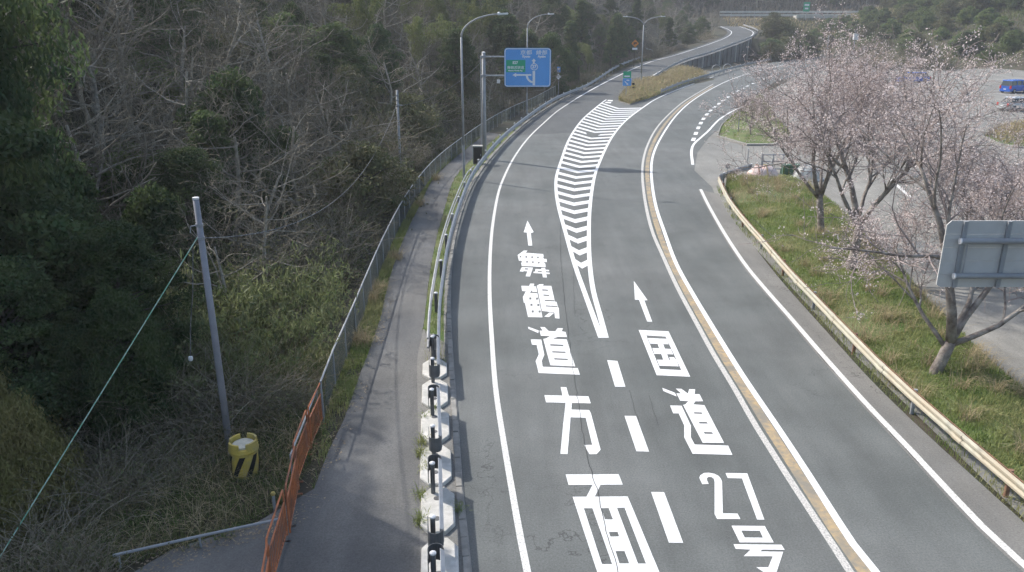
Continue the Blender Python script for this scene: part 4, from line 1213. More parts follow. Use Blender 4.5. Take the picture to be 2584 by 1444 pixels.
# ------------------------------------------------------------------ verges
vr_px = [(1838, 450), (1905, 448), (2000, 446), (2056, 478), (2116, 523), (2186, 592), (2266, 672), (2347, 762), (2448, 863), (2548, 953), (2700, 1090), (2900, 1260)]
VA = resample(offset([Vector((p.x, p.y, 0)) for p in RGB], -.45), n=70)
VB = resample(GL(vr_px), n=70)
def vhf(p, u, v):
    return .03 + .32*math.sin(math.pi*min(1, v*1.02)) * (0.6 + .8*float(vnoise(p.x, p.y, .5, 3))) + .08*float(vnoise(p.x, p.y, 1.9, 4))*math.sin(math.pi*v)
mb = MB(); loft(mb, VA, VB, 14, vhf)
verge = tag(mb.build('grass_verge', 'verge_soil', smooth=True), 'sloping grass verge under the cherry trees', kind='structure')
def island(px, name, label, h=.35):
    c = GL(px); ctr = sum(c, Vector())/len(c)
    ring = resample(c + [c[0]], n=40)[:-1]
    mb = MB(); rr = 6; n = len(ring)
    for k in range(rr):
        f = 1 - k/rr
        for p in ring:
            q = ctr.lerp(p, f)
            mb.v.append((q.x, q.y, .03 + h*(1-f**2)*(.7 + .6*float(vnoise(q.x, q.y, .5, 8)))))
    mb.v.append((ctr.x, ctr.y, h + .03))
    for k in range(rr-1):
        for i in range(n):
            j = (i+1) % n
            mb.f.append((k*n+i, k*n+j, (k+1)*n+j, (k+1)*n+i))
    for i in range(n): mb.f.append(((rr-1)*n+i, (rr-1)*n+(i+1) % n, rr*n))
    o = tag(mb.build(name, 'verge_soil', smooth=True), label, kind='structure')
    m2 = MB(); R2 = [ctr.lerp(p, 1.03) for p in ring] + [ctr.lerp(ring[0], 1.03)]
    loft(m2, [p + Vector((0, 0, -.05)) for p in R2], [p + Vector((0, 0, .13)) for p in R2], 1)
    loft(m2, [p + Vector((0, 0, .13)) for p in R2], [ctr.lerp(p, .965) + Vector((0, 0, .12)) for p in R2], 1)
    m2.build('kerb_edge', 'concrete_kerb', o)
    return [(p.x, p.y) for p in ring]
ISL_A = island([(1812, 345), (1850, 356), (1900, 368), (1960, 364), (1995, 345), (1960, 300), (1935, 260), (1920, 240), (1885, 268), (1850, 292), (1822, 318)], 'entrance_island', 'kerbed grassy island at the far side of the lot entrance')
ISL_B = island([(2480, 345), (2540, 318), (2640, 310), (2800, 330), (2760, 372), (2560, 372)], 'dry_grass_bank', 'low bank of pale dry grass at the edge of the lot', .5)
# pale lines on the lot
for q in ([(2165, 318), (2215, 352)], [(2245, 452), (2300, 500)], [(2190, 225), (2330, 236)], [(2330, 300), (2420, 330)]):
    ribbon(MB(), GL(q, -.012), .22, .005).build('bay_line', 'paint_scuffed', lot)

# ------------------------------------------------------------------ clutter at the entrance
q = G(1921, 458)
t = thing('covered_heap', 'rounded pink and white tarpaulin heap in the grass by the entrance', 'tarpaulin', tuple(q))
t.scale = (1.25, 1.2, 1.2)
mb = MB()
for i in range(9):
    v = i/8*math.pi/2
    for k in range(18):
        a = k/18*2*math.pi
        r = math.cos(v)**.6 * (.85 + .08*math.sin(3*a+1) + .05*math.sin(7*a))
        mb.v.append((r*math.cos(a)*1.0, r*math.sin(a)*.7, .85*math.sin(v)*(1 + .06*math.sin(4*a)) - .05))
for i in range(8):
    for k in range(18):
        mb.f.append((i*18+k, i*18+(k+1) % 18, (i+1)*18+(k+1) % 18, (i+1)*18+k))
mb.build('cover', 'tarp_pink', t, smooth=True)
MB().tube([(-.35, -.72, 0), (-.3, -.6, .5), (-.28, -.2, .9), (-.28, .3, .85)], .03, 6).build('strap', 'rust', t)
MB().tube([(.1, -.74, 0), (.12, -.62, .5), (.12, -.2, .92), (.12, .3, .85)], .03, 6).build('strap', 'grass_dry', t)
q = G(2035, 452)
t = thing('film_dome', 'small clear film dome on hoops at the edge of the lot', 'dome', tuple(q))
for k in range(4):
    a = k*math.pi/4
    MB().tube([(.95*math.cos(u)*math.cos(a), .8*math.cos(u)*math.sin(a), .95*math.sin(u)) for u in np.linspace(0, math.pi, 12)], .02, 5).build('hoop', 'galv', t)
mb = MB()
for i in range(6):
    v = i/6*math.pi/2
    for k in range(16): 
        a = k/16*2*math.pi
        mb.v.append((.92*math.cos(v)*math.cos(a), .77*math.cos(v)*math.sin(a), .92*math.sin(v)))
mb.v.append((0, 0, .92))
for i in range(5):
    for k in range(16): mb.f.append((i*16+k, i*16+(k+1) % 16, (i+1)*16+(k+1) % 16, (i+1)*16+k))
for k in range(16): mb.f.append((80+k, 80+(k+1) % 16, 96))
mb.build('film', 'film_clear', t, smooth=True)
MB().tube([(1.0*math.cos(u), .85*math.sin(u), .05) for u in np.linspace(0, 2*math.pi, 24)], .07, 6).build('base_ring', 'cap_white', t)
q = G(1948, 436)
t = thing('steel_stand', 'blue-grey steel frame leaning among the twigs by the entrance', 'frame', tuple(q))
for x in (-.7, 0, .7): MB().tube([(x, 0, -.1), (x, .05, 1.25)], .04, 6).build('upright', 'pole_purple_grey', t)
for z in (.25, .75, 1.2): MB().tube([(-.75, .03, z), (.75, .03, z)], .035, 6).build('rail', 'pole_purple_grey', t)
MB().tube([(-.5, -.35, -.1), (0, .0, 1.1)], .035, 6).build('brace', 'galv', t)
q = G(1992, 440)
t = thing('net_crate', 'green netted crate beside the steel frame at the entrance', 'crate', tuple(q))
MB().box(-.55, .55, -.3, .3, 0, .62).build('body', 'green_net', t)
MB().box(-.6, .6, -.35, .35, .622, .68).build('rim', 'green_net', t)
for x in (-.5, -.17, .17, .5): MB().box(x-.03, x+.03, -.33, -.303, .02, .6).build('slat', 'leaf_bright', t)
for k, px in enumerate(((1884, 432), (1918, 446))):
    q = G(*px)
    t = thing('thin_post', ('thin grey post at the end of the entrance guardrail', 'thin grey post in front of the pink tarpaulin heap')[k], 'post', tuple(q))
    MB().tube([(0, 0, -.2), (0, 0, 1.5)], .035, 6).build('shaft', 'pole_grey', t)
    MB().lathe([(.05, 0), (.05, .05), (.02, .06)], 8).build('cap', 'cap_white', t, loc=(0, 0, 1.5))
q = G(1862, 338)
t = thing('thin_post', 'slim grey pole rising beside the small cherry tree on the entrance island', 'pole', tuple(q))
MB().tube([(0, 0, -.2), (0, 0, 4.2)], .05, 6).build('shaft', 'pole_grey', t)
MB().lathe([(.06, 0), (.06, .06), (.02, .07)], 8).build('cap', 'cap_white', t, loc=(0, 0, 4.2))

# ------------------------------------------------------------------ cars
def car(label, loc, rz, paint, L_=4.4, W_=1.7, H_=1.45, van=False):
    t = thing('parked_car', label, 'car', loc, rz)
    # body: lofted sections along x (front at +x)
    hw = W_/2
    zb, zs = .22, H_*.58
    st = [(-L_/2, .55, zs*.93), (-L_/2+.08, .9, zs*1.0), (-L_/2+.5, 1, zs*1.03), (0, 1, zs*1.02), (L_*.22, 1, zs*1.0), (L_/2-.5, .97, zs*(.98 if van else .9)), (L_/2-.1, .88, zs*(.9 if van else .78)), (L_/2, .6, zs*(.8 if van else .68))]
    mb = MB(); n = 10
    for x, w, zt in st:
        y = hw*w
        sec = [(-y*.86, zb), (-y*.98, zb+.12), (-y, zb+.32), (-y*.97, zt-.12), (-y*.86, zt), (y*.86, zt), (y*.97, zt-.12), (y, zb+.32), (y*.98, zb+.12), (y*.86, zb)]
        mb.v += [(x, a, b) for a, b in sec]
    for i in range(len(st)-1):
        for k in range(n):
            k2 = (k+1) % n
            mb.f.append((i*n+k, i*n+k2, (i+1)*n+k2, (i+1)*n+k))
    mb.f += [tuple(reversed(range(n))), tuple((len(st)-1)*n+k for k in range(n))]
    body = mb.build('body', paint, t, smooth=False)
    # greenhouse
    def cabin(x0, x1, x2, x3, z0, z1, s, name, m, par):
        mb = MB(); y0, y1 = hw*.86*s, hw*.70*s
        mb.v = [(x0, -y0, z0), (x3, -y0, z0), (x3, y0, z0), (x0, y0, z0), (x1, -y1, z1), (x2, -y1, z1), (x2, y1, z1), (x1, y1, z1)]
        mb.f = [(0, 3, 2, 1), (4, 5, 6, 7), (0, 1, 5, 4), (1, 2, 6, 5), (2, 3, 7, 6), (3, 0, 4, 7)]
        return mb.build(name, m, par)
    xb0 = -L_/2 + (.12 if van else .35); xf1 = L_/2 - (.55 if van else 1.15)
    cabin(xb0, xb0+(.15 if van else .5), xf1-.65, xf1, zs*.99, H_-.07, 1.0, 'windows', 'glass_dark', t)
    cabin(xb0+(.1 if van else .42), xb0+(.2 if van else .6), xf1-.8, xf1-.6, H_-.10, H_, 1.03, 'roof', paint, t)
    for x in (xb0 + (xf1-xb0)*.36, xb0 + (xf1-xb0)*.66):
        for s in (-1, 1):
            MB().tube([(x, s*hw*.865, zs*.99), (x, s*hw*.735, H_-.08)], .045, 6).build('pillar', paint, t)
    for x in (-L_*.31, L_*.31):
        for s in (-1, 1):
            w = MB().tube([(0, -.1, 0), (0, .1, 0)], .31, 18).build('wheel', 'tyre', t, loc=(x, s*(hw-.09), .31))
            MB().tube([(0, s*.085, 0), (0, s*.106, 0)], .19, 14).build('rim', 'galv', w)
    for s in (-1, 1):
        MB().box(-L_/2-.02, -L_/2+.16, s*hw*.80-.1, s*hw*.80+.1, zs*.62, zs*1.0).build('tail_light', 'red_lamp', t)
        MB().box(L_/2-.22, L_/2-.02, s*hw*.66-.13, s*hw*.66+.13, zs*.62, zs*.8).build('headlight', 'glass_pale', t)
        MB().box(xf1-.55, xf1-.4, s*(hw+.1)-.07, s*(hw+.1)+.07, zs*1.0, zs*1.0+.13).build('mirror', paint, t)
    MB().box(-L_/2-.06, -L_/2+.05, -hw*.8, hw*.8, .28, .45).build('bumper', paint, t)
    MB().box(-L_/2-.075, -L_/2-.062, -.18, .18, .5, .62).build('number_plate', 'cap_white', t)
    MB().box(-L_/2-.035, -L_/2+.02, -hw*.62, hw*.62, zs*.99, zs*1.02).build('rear_trim', 'black', t)
    return t
c1 = G(2312, 210)
car('blue car half hidden by blossom at the back of the lot', (c1.x-.2, c1.y+1.0, 0), math.radians(186), 'car_blue', 5.2, 1.75, 1.62)
c2 = G(2548, 236)
car('blue car at the right edge of the lot, tail lights towards the left', (c2.x+1.3, c2.y+1.3, 0), math.radians(28), 'car_blue', 4.3, 1.75, 1.75, True)
c3 = G(2562, 281)
car('silver car at the right edge in front of the blue one', (c3.x+.9, c3.y+1.0, 0), math.radians(14), 'car_silver', 4.5, 1.75, 1.5)
# ------------------------------------------------------------------ vegetation builders
def grow(rng, mbs, tips, p, d, L_, r, lev, maxlev, cfg):
    """one limb as a tapered polyline; children leave along it"""
    nseg = cfg['seg'][lev]
    pts = [p.copy()]; rad = [r]
    dirs = [d.copy()]
    for k in range(nseg):
        w = cfg['wob'][lev]
        d = (d + Vector((rng.gauss(0, w), rng.gauss(0, w), rng.gauss(0, w) + cfg['up'][lev]))).normalized()
        p = p + d*(L_/nseg)
        pts.append(p.copy()); dirs.append(d.copy())
        rad.append(max(cfg['rmin'], r*(1 - (1-cfg['taper'])*(k+1)/nseg)))
    mbs[min(lev, len(mbs)-1) if cfg.get('split') is None else (0 if lev < cfg['split'] else 1)].tube(pts, rad, cfg['sides'][lev], lev == 0)
    if lev >= cfg.get('tiplev', maxlev):
        for q, dd in list(zip(pts, dirs))[1:]: tips.append((q, dd))
    if lev == maxlev: return
    nch = cfg['n'][lev]
    for c in range(nch):
        f = cfg['start'][lev] + (1-cfg['start'][lev])*(c + rng.random()*.8)/nch
        x = f*nseg; i = min(int(x), nseg-1); fr = x-i
        q = pts[i].lerp(pts[i+1], fr); dd = dirs[i+1]
        az = c*2.4 + rng.uniform(-.6, .6)
        u = dd.orthogonal().normalized(); v = dd.cross(u)
        side = u*math.cos(az) + v*math.sin(az)
        a = math.radians(rng.uniform(*cfg['ang'][lev]))
        nd = (dd*math.cos(a) + side*math.sin(a)).normalized()
        grow(rng, mbs, tips, q, nd, L_*cfg['len'][lev]*rng.uniform(.7, 1.2)*(1.15-.45*f), max(cfg['rmin'], (rad[i]*(1-fr)+rad[i+1]*fr)*cfg['rr'][lev]), lev+1, maxlev, cfg)
def leaves(C, size, rng, aspect=1.6, down=None, jitter=0.0):
    """numpy quads: one small leaf face per centre"""
    C = np.asarray(C, float); n = len(C)
    if jitter: C = C + rng.normal(0, jitter, C.shape)
    a = rng.normal(size=(n, 3))
    if down is not None: a = a*.5 + np.asarray(down)
    a /= np.linalg.norm(a, axis=1)[:, None]
    b = np.cross(a, rng.normal(size=(n, 3))); b /= np.linalg.norm(b, axis=1)[:, None]
    s = (size*rng.uniform(.6, 1.4, n))[:, None]
    a = a*s*aspect*.5; b = b*s*.5
    V = np.stack([C-a, C+b*.9-a*.1, C+a, C-b*.9-a*.1], 1).reshape(-1, 3)
    F = np.arange(4*n).reshape(n, 4)
    return V, F
def plant(name, label, cat, group, parts, loc, rz=0, s=1.0):
    t = thing(name, label, cat, loc, rz, group)
    t.scale = (s, s, s)
    for pn, me in parts: link(pn, me, t)
    return t
def stamp(parts, name, label, cat, group, loc, rz, s, tilt=(0, 0)):
    t = thing(name, label, cat, loc, rz, group)
    t.rotation_euler = (tilt[0], tilt[1], rz)
    t.scale = (s, s, s*RNG.uniform(.9, 1.1))
    for pn, me in parts: link(pn, me, t)
    return t
def mesh_of(mb, name, m, smooth=False):
    me = mb.mesh(name); me.materials.append(MATS[m])
    if smooth: me.polygons.foreach_set('use_smooth', [True]*len(me.polygons))
    return me

# bare deciduous tree, height about 9 m
def bare_tree(seed, H_=9.0, spread=1.0):
    rng = random.Random(seed)
    cfg = dict(seg=[7, 6, 5, 4], wob=[.1, .2, .24, .26], up=[.05, .06, .04, .0], taper=.3, rmin=.009, sides=[8, 5, 4, 3],
               n=[11, 7, 6, 0], start=[.2, .2, .15, 0], ang=[(50, 92), (30, 65), (30, 75), (0, 0)], len=[.62*spread, .55, .5, 0], rr=[.55, .55, .55, 0], split=2, tiplev=9)
    a, b = MB(), MB()
    grow(rng, [a, b], [], Vector((0, 0, -.4)), Vector((rng.uniform(-.15, .15), rng.uniform(-.15, .15), 1)).normalized(), H_*.72, .16, 0, 3, cfg)
    return [('trunk', mesh_of(a, 'trunk', 'bark_grey')), ('crown', mesh_of(b, 'crown', 'twig_grey'))]
BARE = [bare_tree(s, h, sp) for s, h, sp in ((1, 9, 1.0), (2, 8, 1.2), (3, 10, .9), (4, 7.5, 1.25), (5, 9, 1.1))]

# evergreen with dense uneven crown
def evergreen(seed, H_, Rr, m, n=5200, size=.3, droop=0.0, conic=False, aspect=1.7):
    nr = np.random.default_rng(seed); rng = random.Random(seed)
    a = MB()
    a.tube([(0, 0, -.5), (rng.uniform(-.2, .2), rng.uniform(-.2, .2), H_*.5), (0, 0, H_*.9)], [.16, .11, .03], 7)
    C = []
    ncl = 90 if n > 30000 else 52
    for k in range(ncl):
        f = (k+.5)/ncl; z = H_*(.12 + .86*f)
        rad = Rr*((1-f)**.75 + .06 if conic else math.sin(math.pi*min(.97, .22+.76*f))**.8)
        an = k*2.4 + rng.uniform(-.5, .5)
        rr = rad*rng.uniform(.35, 1.0)
        c = np.array([rr*math.cos(an), rr*math.sin(an), z + rng.uniform(-.3, .3)])
        a.tube([(0, 0, max(0, z-.5)), tuple(c*np.array([.6, .6, 1]) - np.array([0, 0, .15])), tuple(c)], [.04, .025, .01], 4, False)
        cs = Rr*(rng.uniform(.13, .27) if n > 30000 else rng.uniform(.18, .33))
        m_ = n//ncl
        P = nr.normal(size=(m_, 3)); P /= np.linalg.norm(P, axis=1)[:, None]
        P *= (nr.random(m_)**.45)[:, None]*np.array([cs*1.25, cs*1.25, cs*(.65 + droop)])
        P[:, 2] -= droop*np.hypot(P[:, 0], P[:, 1])
        C.append(P + c)
    C = np.concatenate(C)
    V, F = leaves(C, size, nr, aspect, None if droop == 0 else (0, 0, -1.0))
    return [('trunk', mesh_of(a, 'trunk', 'bark_dark')), ('crown', np_mesh('crown', V, F, m))]
EVER = [evergreen(21, 8, 2.6, 'leaf_dark', 21000, .125), evergreen(22, 9.5, 2.3, 'leaf_dark', 21000, .12, 0, True), evergreen(23, 6.5, 2.6, 'leaf_mid', 19000, .12), evergreen(24, 8.5, 2.9, 'leaf_dark', 22000, .13, .35)]
FINE = [evergreen(25, 8, 2.6, 'leaf_dark', 64000, .062), evergreen(26, 9.5, 2.3, 'leaf_dark', 64000, .06, 0, True), evergreen(27, 8.5, 2.9, 'leaf_dark', 64000, .055, .35, False, 2.6)]
BUSH = [evergreen(31, 2.6, 1.7, 'leaf_mid', 9000, .09), evergreen(32, 2.2, 1.6, 'leaf_bright', 9000, .09), evergreen(33, 2.6, 1.8, 'dead_leaf', 9000, .08)]

# dead brush: tangle of thin arching stems
def brush(seed, n=330, R_=1.6, H_=1.8, m='dead_brush', lf=1800):
    rng = random.Random(seed); nr = np.random.default_rng(seed)
    mb = MB(); tips = []
    for k in range(n):
        an = rng.uniform(0, 6.28); r0 = R_*math.sqrt(rng.random())*.8
        p = Vector((r0*math.cos(an), r0*math.sin(an), -.1))
        b = rng.uniform(0, 6.28); d = Vector((math.cos(b)*.6, math.sin(b)*.6, rng.uniform(.5, 1.6))).normalized()
        L_ = H_*rng.uniform(.5, 1.3); pts = [p.copy()]
        for i in range(4):
            d = (d + Vector((rng.gauss(0, .22), rng.gauss(0, .22), rng.gauss(-.18, .2)))).normalized()
            p = p + d*(L_/4); pts.append(p.copy()); tips.append(tuple(p))
        r = rng.uniform(.006, .014)
        mb.tube(pts, [r, r*.9, r*.75, r*.6, r*.4], 3, False)
    me = mesh_of(mb, 'stems', m)
    C = np.array([tips[i] for i in nr.integers(0, len(tips), lf)])
    V, F = leaves(C, .055, nr, 2.2, None, .14)
    return [('stems', me), ('dead_leaves', np_mesh('dead_leaves', V, F, 'dead_leaf'))]
BRUSH = [brush(41), brush(42, 300, 1.9, 1.5), brush(43, 220, 1.4, 2.3)]

# bamboo grass clump with upright stems and long pale leaves
def bamboo(seed, n=26, H_=3.0):
    rng = random.Random(seed); nr = np.random.default_rng(seed)
    mb = MB(); C, D = [], []
    for k in range(n):
        an = rng.uniform(0, 6.28); r0 = 1.5*math.sqrt(rng.random())
        p = Vector((r0*math.cos(an), r0*math.sin(an), -.2)); d = Vector((math.cos(an)*.25, math.sin(an)*.25, 1)).normalized()
        L_ = H_*rng.uniform(.6, 1.15); pts = [p.copy()]
        for i in range(7):
            d = (d + Vector((math.cos(an)*.07 + rng.gauss(0, .05), math.sin(an)*.07 + rng.gauss(0, .05), -.05*i*.6))).normalized()
            p = p + d*(L_/7); pts.append(p.copy())
            if i > 2:
                for q in range(14):
                    C.append(tuple(p + Vector((rng.gauss(0, .16), rng.gauss(0, .16), rng.gauss(0, .12)))))
        mb.tube(pts, [.014]*5 + [.01, .008, .005], 4, False)
    V, F = leaves(np.array(C), .045, nr, 5.0, (0, 0, -.7))
    return [('culms', mesh_of(mb, 'culms', 'bamboo_plume')), ('leaves', np_mesh('leaves', V, F, 'leaf_bamboo'))]
BAMB = [bamboo(51), bamboo(52, 30, 2.5)]

# tall arching bamboo with hanging plumes
def plume(seed, n=6, H_=11.0):
    rng = random.Random(seed); nr = np.random.default_rng(seed)
    mb = MB(); C = []
    for k in range(n):
        an = rng.uniform(-.9, .9) - .5 + k*.25; p = Vector((rng.uniform(-.8, .8), rng.uniform(-.8, .8), -.3)); d = Vector((0, 0, 1))
        L_ = H_*rng.uniform(.75, 1.1); pts = [p.copy()]
        for i in range(14):
            bend = .0 if i < 4 else .02 + .022*(i-4)
            d = (d + Vector((math.cos(an)*bend*1.6, math.sin(an)*bend*1.6, -bend*1.1))).normalized()
            p = p + d*(L_/14); pts.append(p.copy())
            if i > 4:
                m_ = 80
                for q in range(m_):
                    t = rng.random(); o = pts[-2].lerp(pts[-1], t)
                    dr = rng.random()**1.3*(.5 + .9*math.sin(math.pi*min(1, (i-4)/10)))
                    C.append((o.x + rng.gauss(0, .22), o.y + rng.gauss(0, .22), o.z - dr + .1))
        mb.tube(pts, [.05 - .003*j for j in range(len(pts))], 5, False)
    V, F = leaves(np.array(C), .085, nr, 3.0, (0, 0, -1.3))
    return [('culms', mesh_of(mb, 'culms', 'bamboo_plume')), ('leaves', np_mesh('leaves', V, F, 'bamboo_plume'))]
PLUME = [plume(61), plume(62, 5, 9.5), plume(63, 7, 12)]

# cherry tree with sparse early blossom
def cherry(seed, H_, lean, limbs, bl=8000, r0=.2, spread=1.0, tf=.225):
    rng = random.Random(seed); nr = np.random.default_rng(seed)
    a, b, tips = MB(), MB(), []
    cfg = dict(seg=[6, 6, 5, 4], wob=[.1, .14, .2, .2], up=[.03, .02, .015, .0], taper=.3, rmin=.007, sides=[8, 6, 4, 3],
               n=[8, 8, 8, 0], start=[.36, .2, .12, 0], ang=[(25, 55), (28, 60), (30, 72), (0, 0)], len=[.7*spread, .58, .52, 0], rr=[.62, .55, .55, 0], split=2, tiplev=2)
    # trunk, then main limbs from the fork
    pts = [Vector((0, 0, -.4))]; d = Vector((lean[0], lean[1], 1)).normalized(); p = pts[0]
    th = H_*tf
    for k in range(5):
        d = (d + Vector((rng.gauss(0, .05), rng.gauss(0, .05), .05))).normalized()
        p = p + d*(th/4); pts.append(p.copy())
    a.tube(pts, [r0*1.35, r0*1.05, r0*.95, r0*.9, r0*.88, r0*.8], 12)
    for (ax, ay, az_, ln, rr) in limbs:
        grow(rng, [a, b], tips, pts[-1] - d*rng.uniform(0, .3), Vector((ax, ay, az_)).normalized(), ln*H_, r0*rr, 0, 3, cfg)
    T = np.array([t[0][:] for t in tips])
    keep = T[nr.integers(0, len(T), bl//6)]
    C = np.repeat(keep, 6, 0)
    V, F = leaves(C, .044, nr, 1.15, None, .07)
    return [('trunk', mesh_of(a, 'trunk', 'bark_cherry', True)), ('branches', mesh_of(b, 'branches', 'twig_cherry')), ('blossom', np_mesh('blossom', V, F, 'blossom'))]

# ------------------------------------------------------------------ cherry trees
lim = [(-.6, .1, 1, .55, .7), (.7, -.1, .9, .6, .66), (.1, .7, 1.0, .5, .6), (-.1, -.6, .9, .45, .5)]
CHERRY = [
 (cherry(71, 8.2, (.14, .08), [(-.16, .02, 1, .66, .85), (.6, .25, .85, .62, .6), (.9, -.3, .55, .5, .5), (-.5, .35, .9, .42, .4), (.3, .6, 1, .5, .5)], 17000, .18, 1.0, .16), G(2350, 968), 'cherry tree nearest the grey sign back, leaning trunk with thick forks'),
 (cherry(72, 8.8, (.05, .1), [(-.12, .1, 1, .62, .75), (.6, .2, .9, .62, .62), (-.55, .2, .9, .55, .5), (.1, -.4, 1, .45, .42), (.2, .6, 1, .5, .5)], 20000, .19), G(2141, 703), 'cherry tree standing alone in the middle of the grass verge'),
 (cherry(73, 8.8, (-.02, .1), [(-.4, .1, 1, .62, .7), (.35, .15, 1, .62, .62), (-.8, .1, .75, .55, .5), (.2, .6, .9, .5, .5), (0, -.4, 1, .42, .4)], 20000, .17), G(2072, 606), 'cherry tree farthest along the verge, near the entrance'),
 (cherry(74, 5.7, (.0, .0), lim, 13000, .13), Vector((18.2, 29.5, 0)), 'cherry tree beyond the path behind the grey sign back'),
 (cherry(75, 5.0, (.05, .1), lim, 11000, .12), Vector((22.0, 37.5, 0)), 'cherry tree beyond the path at the right edge of the lot'),
 (cherry(76, 4.6, (.0, .0), lim, 6000, .09), G(1895, 345), 'small cherry tree on the entrance island'),
 (cherry(77, 6.8, (.0, .0), lim, 11000, .13), Vector((25.0, 55.0, 0)), 'cherry tree at the near corner of the parking lot'),
]
for parts, loc, label in CHERRY:
    plant('cherry_tree', label, 'tree', 'cherry trees', parts, (loc.x, loc.y, .1), 0)
extra = [(29.5, 70, 1.0, 'cherry tree on the far grass beside the lot road'), (33, 45, .95, 'cherry tree at the right side of the lot, mid distance')]
for k, (x, y, s, label) in enumerate(extra):
    plant('cherry_tree', label, 'tree', 'cherry trees', CHERRY[(6, 4)[k]][0], (x, y, 0), 1.7 + k*1.9, s)

# ------------------------------------------------------------------ hillside woods
def hz(x, y): return float(height(np.array([x]), np.array([y]))[0])
def vis(x, y, z, top):
    a = proj((x, y, z)); b = proj((x, y, z+top))
    return -350 < b[0] < 2700 and b[1] < 1560 and a[1] > -150
LBL = {
 'bare': ('bare_tree', 'bare pale-branched tree in the thicket on the left hillside', 'tree', 'bare trees on the hillside'),
 'ever': ('evergreen_tree', 'dark evergreen tree in the shaded woods on the left hillside', 'tree', 'evergreens on the hillside'),
 'bush': ('shrub', 'leafy shrub among the undergrowth of the left hillside', 'shrub', 'shrubs on the hillside'),
 'brush': ('brush_clump', 'clump of dead brown stems on the left slope', 'brush', 'dead brush on the slope'),
 'bamb': ('bamboo_clump', 'clump of pale-leaved bamboo grass beside the chain-link fence', 'bamboo', 'bamboo grass by the fence'),
 'plume': ('bamboo_plant', 'tall arching bamboo with drooping plumes behind the street lamps', 'bamboo', 'arching bamboo'),
}
def put(kind, parts, x, y, s, dz=0.0, tilt=0.0, label=None, rz=None):
    n, l, c, g = LBL[kind]
    z = hz(x, y)
    tl = (RNG.uniform(-tilt, tilt), RNG.uniform(-tilt, tilt))
    return stamp(parts, n, label or l, c, g, (x, y, z + dz), RNG.uniform(0, 6.28) if rz is None else rz, s, tl)
rs = random.Random(99)
cnt = {}
yy = 9.0
pts_ = []
while yy < 300:
    step = 2.9 + yy*.017
    xx = float(xf(yy)) - 1.6
    xx -= rs.uniform(0, step)
    while xx > float(xf(yy)) - 62:
        x = xx + rs.uniform(-.45, .45)*step; y = yy + rs.uniform(-.45, .45)*step
        xx -= step
        pts_.append((x, y))
    yy += step
for x, y in pts_:
    d = float(xf(y)) - x
    if d < 2.2 and not (y > 105 and d > .8): continue
    z = hz(x, y)
    if not vis(x, y, z, 9): continue
    if y < 24 and d < 6.5: continue
    px, py = proj((x, y, z+4))
    r = rs.random()
    if d < 6 and 22 < y < 105:
        k = 'brush' if r < .72 else ('bush' if r < .84 else 'bare' if d > 3.5 else 'brush')
    elif px < 430 and py > 330:
        k = 'ever' if r < .72 else 'bush' if r < .85 else 'bare'
    elif px < 900:
        k = 'bare' if r < .33 else 'ever' if r < .62 else 'brush' if r < .78 else 'bush'
    elif px < 1240:
        k = 'plume' if r < .34 else 'ever' if r < .66 else 'bare' if r < .86 else 'brush'
    else:
        k = 'bare' if r < .42 else 'ever' if r < .80 else 'brush' if r < .94 else 'plume'
    src = {'bare': BARE, 'ever': EVER, 'bush': BUSH, 'brush': BRUSH, 'plume': PLUME}[k]
    i = rs.randrange(len(src))
    if k == 'bush' and (d < 7 or rs.random() < .5): i = 2
    s = {'bare': rs.uniform(.7, 1.1), 'ever': rs.uniform(.6, 1.0), 'bush': rs.uniform(.9, 1.6), 'brush': rs.uniform(1.0, 1.8), 'plume': rs.uniform(.7, 1.0)}[k]
    if cnt.get(k, 0) >= 290: k, src = ('bush', BUSH) if cnt.get('bush', 0) < 290 else ('brush', BRUSH); i = 2
    cnt[k] = cnt.get(k, 0) + 1
    put(k, src[i], x, y, s, 0, .12 if k in ('bare', 'brush') else .04)
# chosen trees of the left foreground
HERO = [('bare', 0, -11.4, 32, 1.15, 'large bare tree with pale spreading limbs right of the grey pole top'), ('bare', 3, -16.5, 31, 1.2, 'large bare tree with tangled crown above the dark evergreens'),
        ('bare', 1, -14.5, 40, 1.1, 'tall bare tree behind the large pale-limbed one'), ('bare', 4, -23, 35, 1.2, 'bare tree at the far left edge with long level limbs')]
for k, i, x, y, s, l in HERO: put(k, BARE[i], x, y, s, label=l)
for j, (x, y, s) in enumerate([(-9.2, 28, .7), (-10, 31.5, .85), (-9.8, 36, .85), (-13.5, 29, 1.0), (-12.5, 35.5, 1.0), (-18.5, 36, 1.1), (-21, 41, 1.1), (-16, 44, 1.05), (-11.5, 42, .95), (-10.5, 47, .9), (-26, 44, 1.1), (-9.5, 24.8, .6)]):
    put('bare', BARE[j % 5], x, y, s, 0, .15)
for j, (x, y, s) in enumerate([(-10.4, 20.0, .72), (-12.4, 18.2, .8), (-9.6, 18.0, .45), (-12.8, 22.5, .7), (-15.5, 25.5, .8), (-14.2, 19.0, .75), (-17.5, 21.5, .95), (-19.5, 27.5, 1.0), (-11.2, 18.6, .5), (-16.0, 20.5, 1.45), (-17.5, 24.0, 1.5), (-15.2, 17.2, 1.4), (-18.0, 19.0, 1.5), (-14.6, 14.2, 1.2), (-18.3, 23.8, 1.75), (-15.4, 20.4, 1.75), (-12.8, 31.0, .8)]):
    put('ever', FINE[(0, 0, 2, 2, 2, 0, 1, 2, 0, 1, 1, 1, 1, 1, 2, 1, 0)[j]], x, y, s)
ced = evergreen(81, 4.0, 1.9, 'cedar_brown', 52000, .026, .8, True, 4.5)
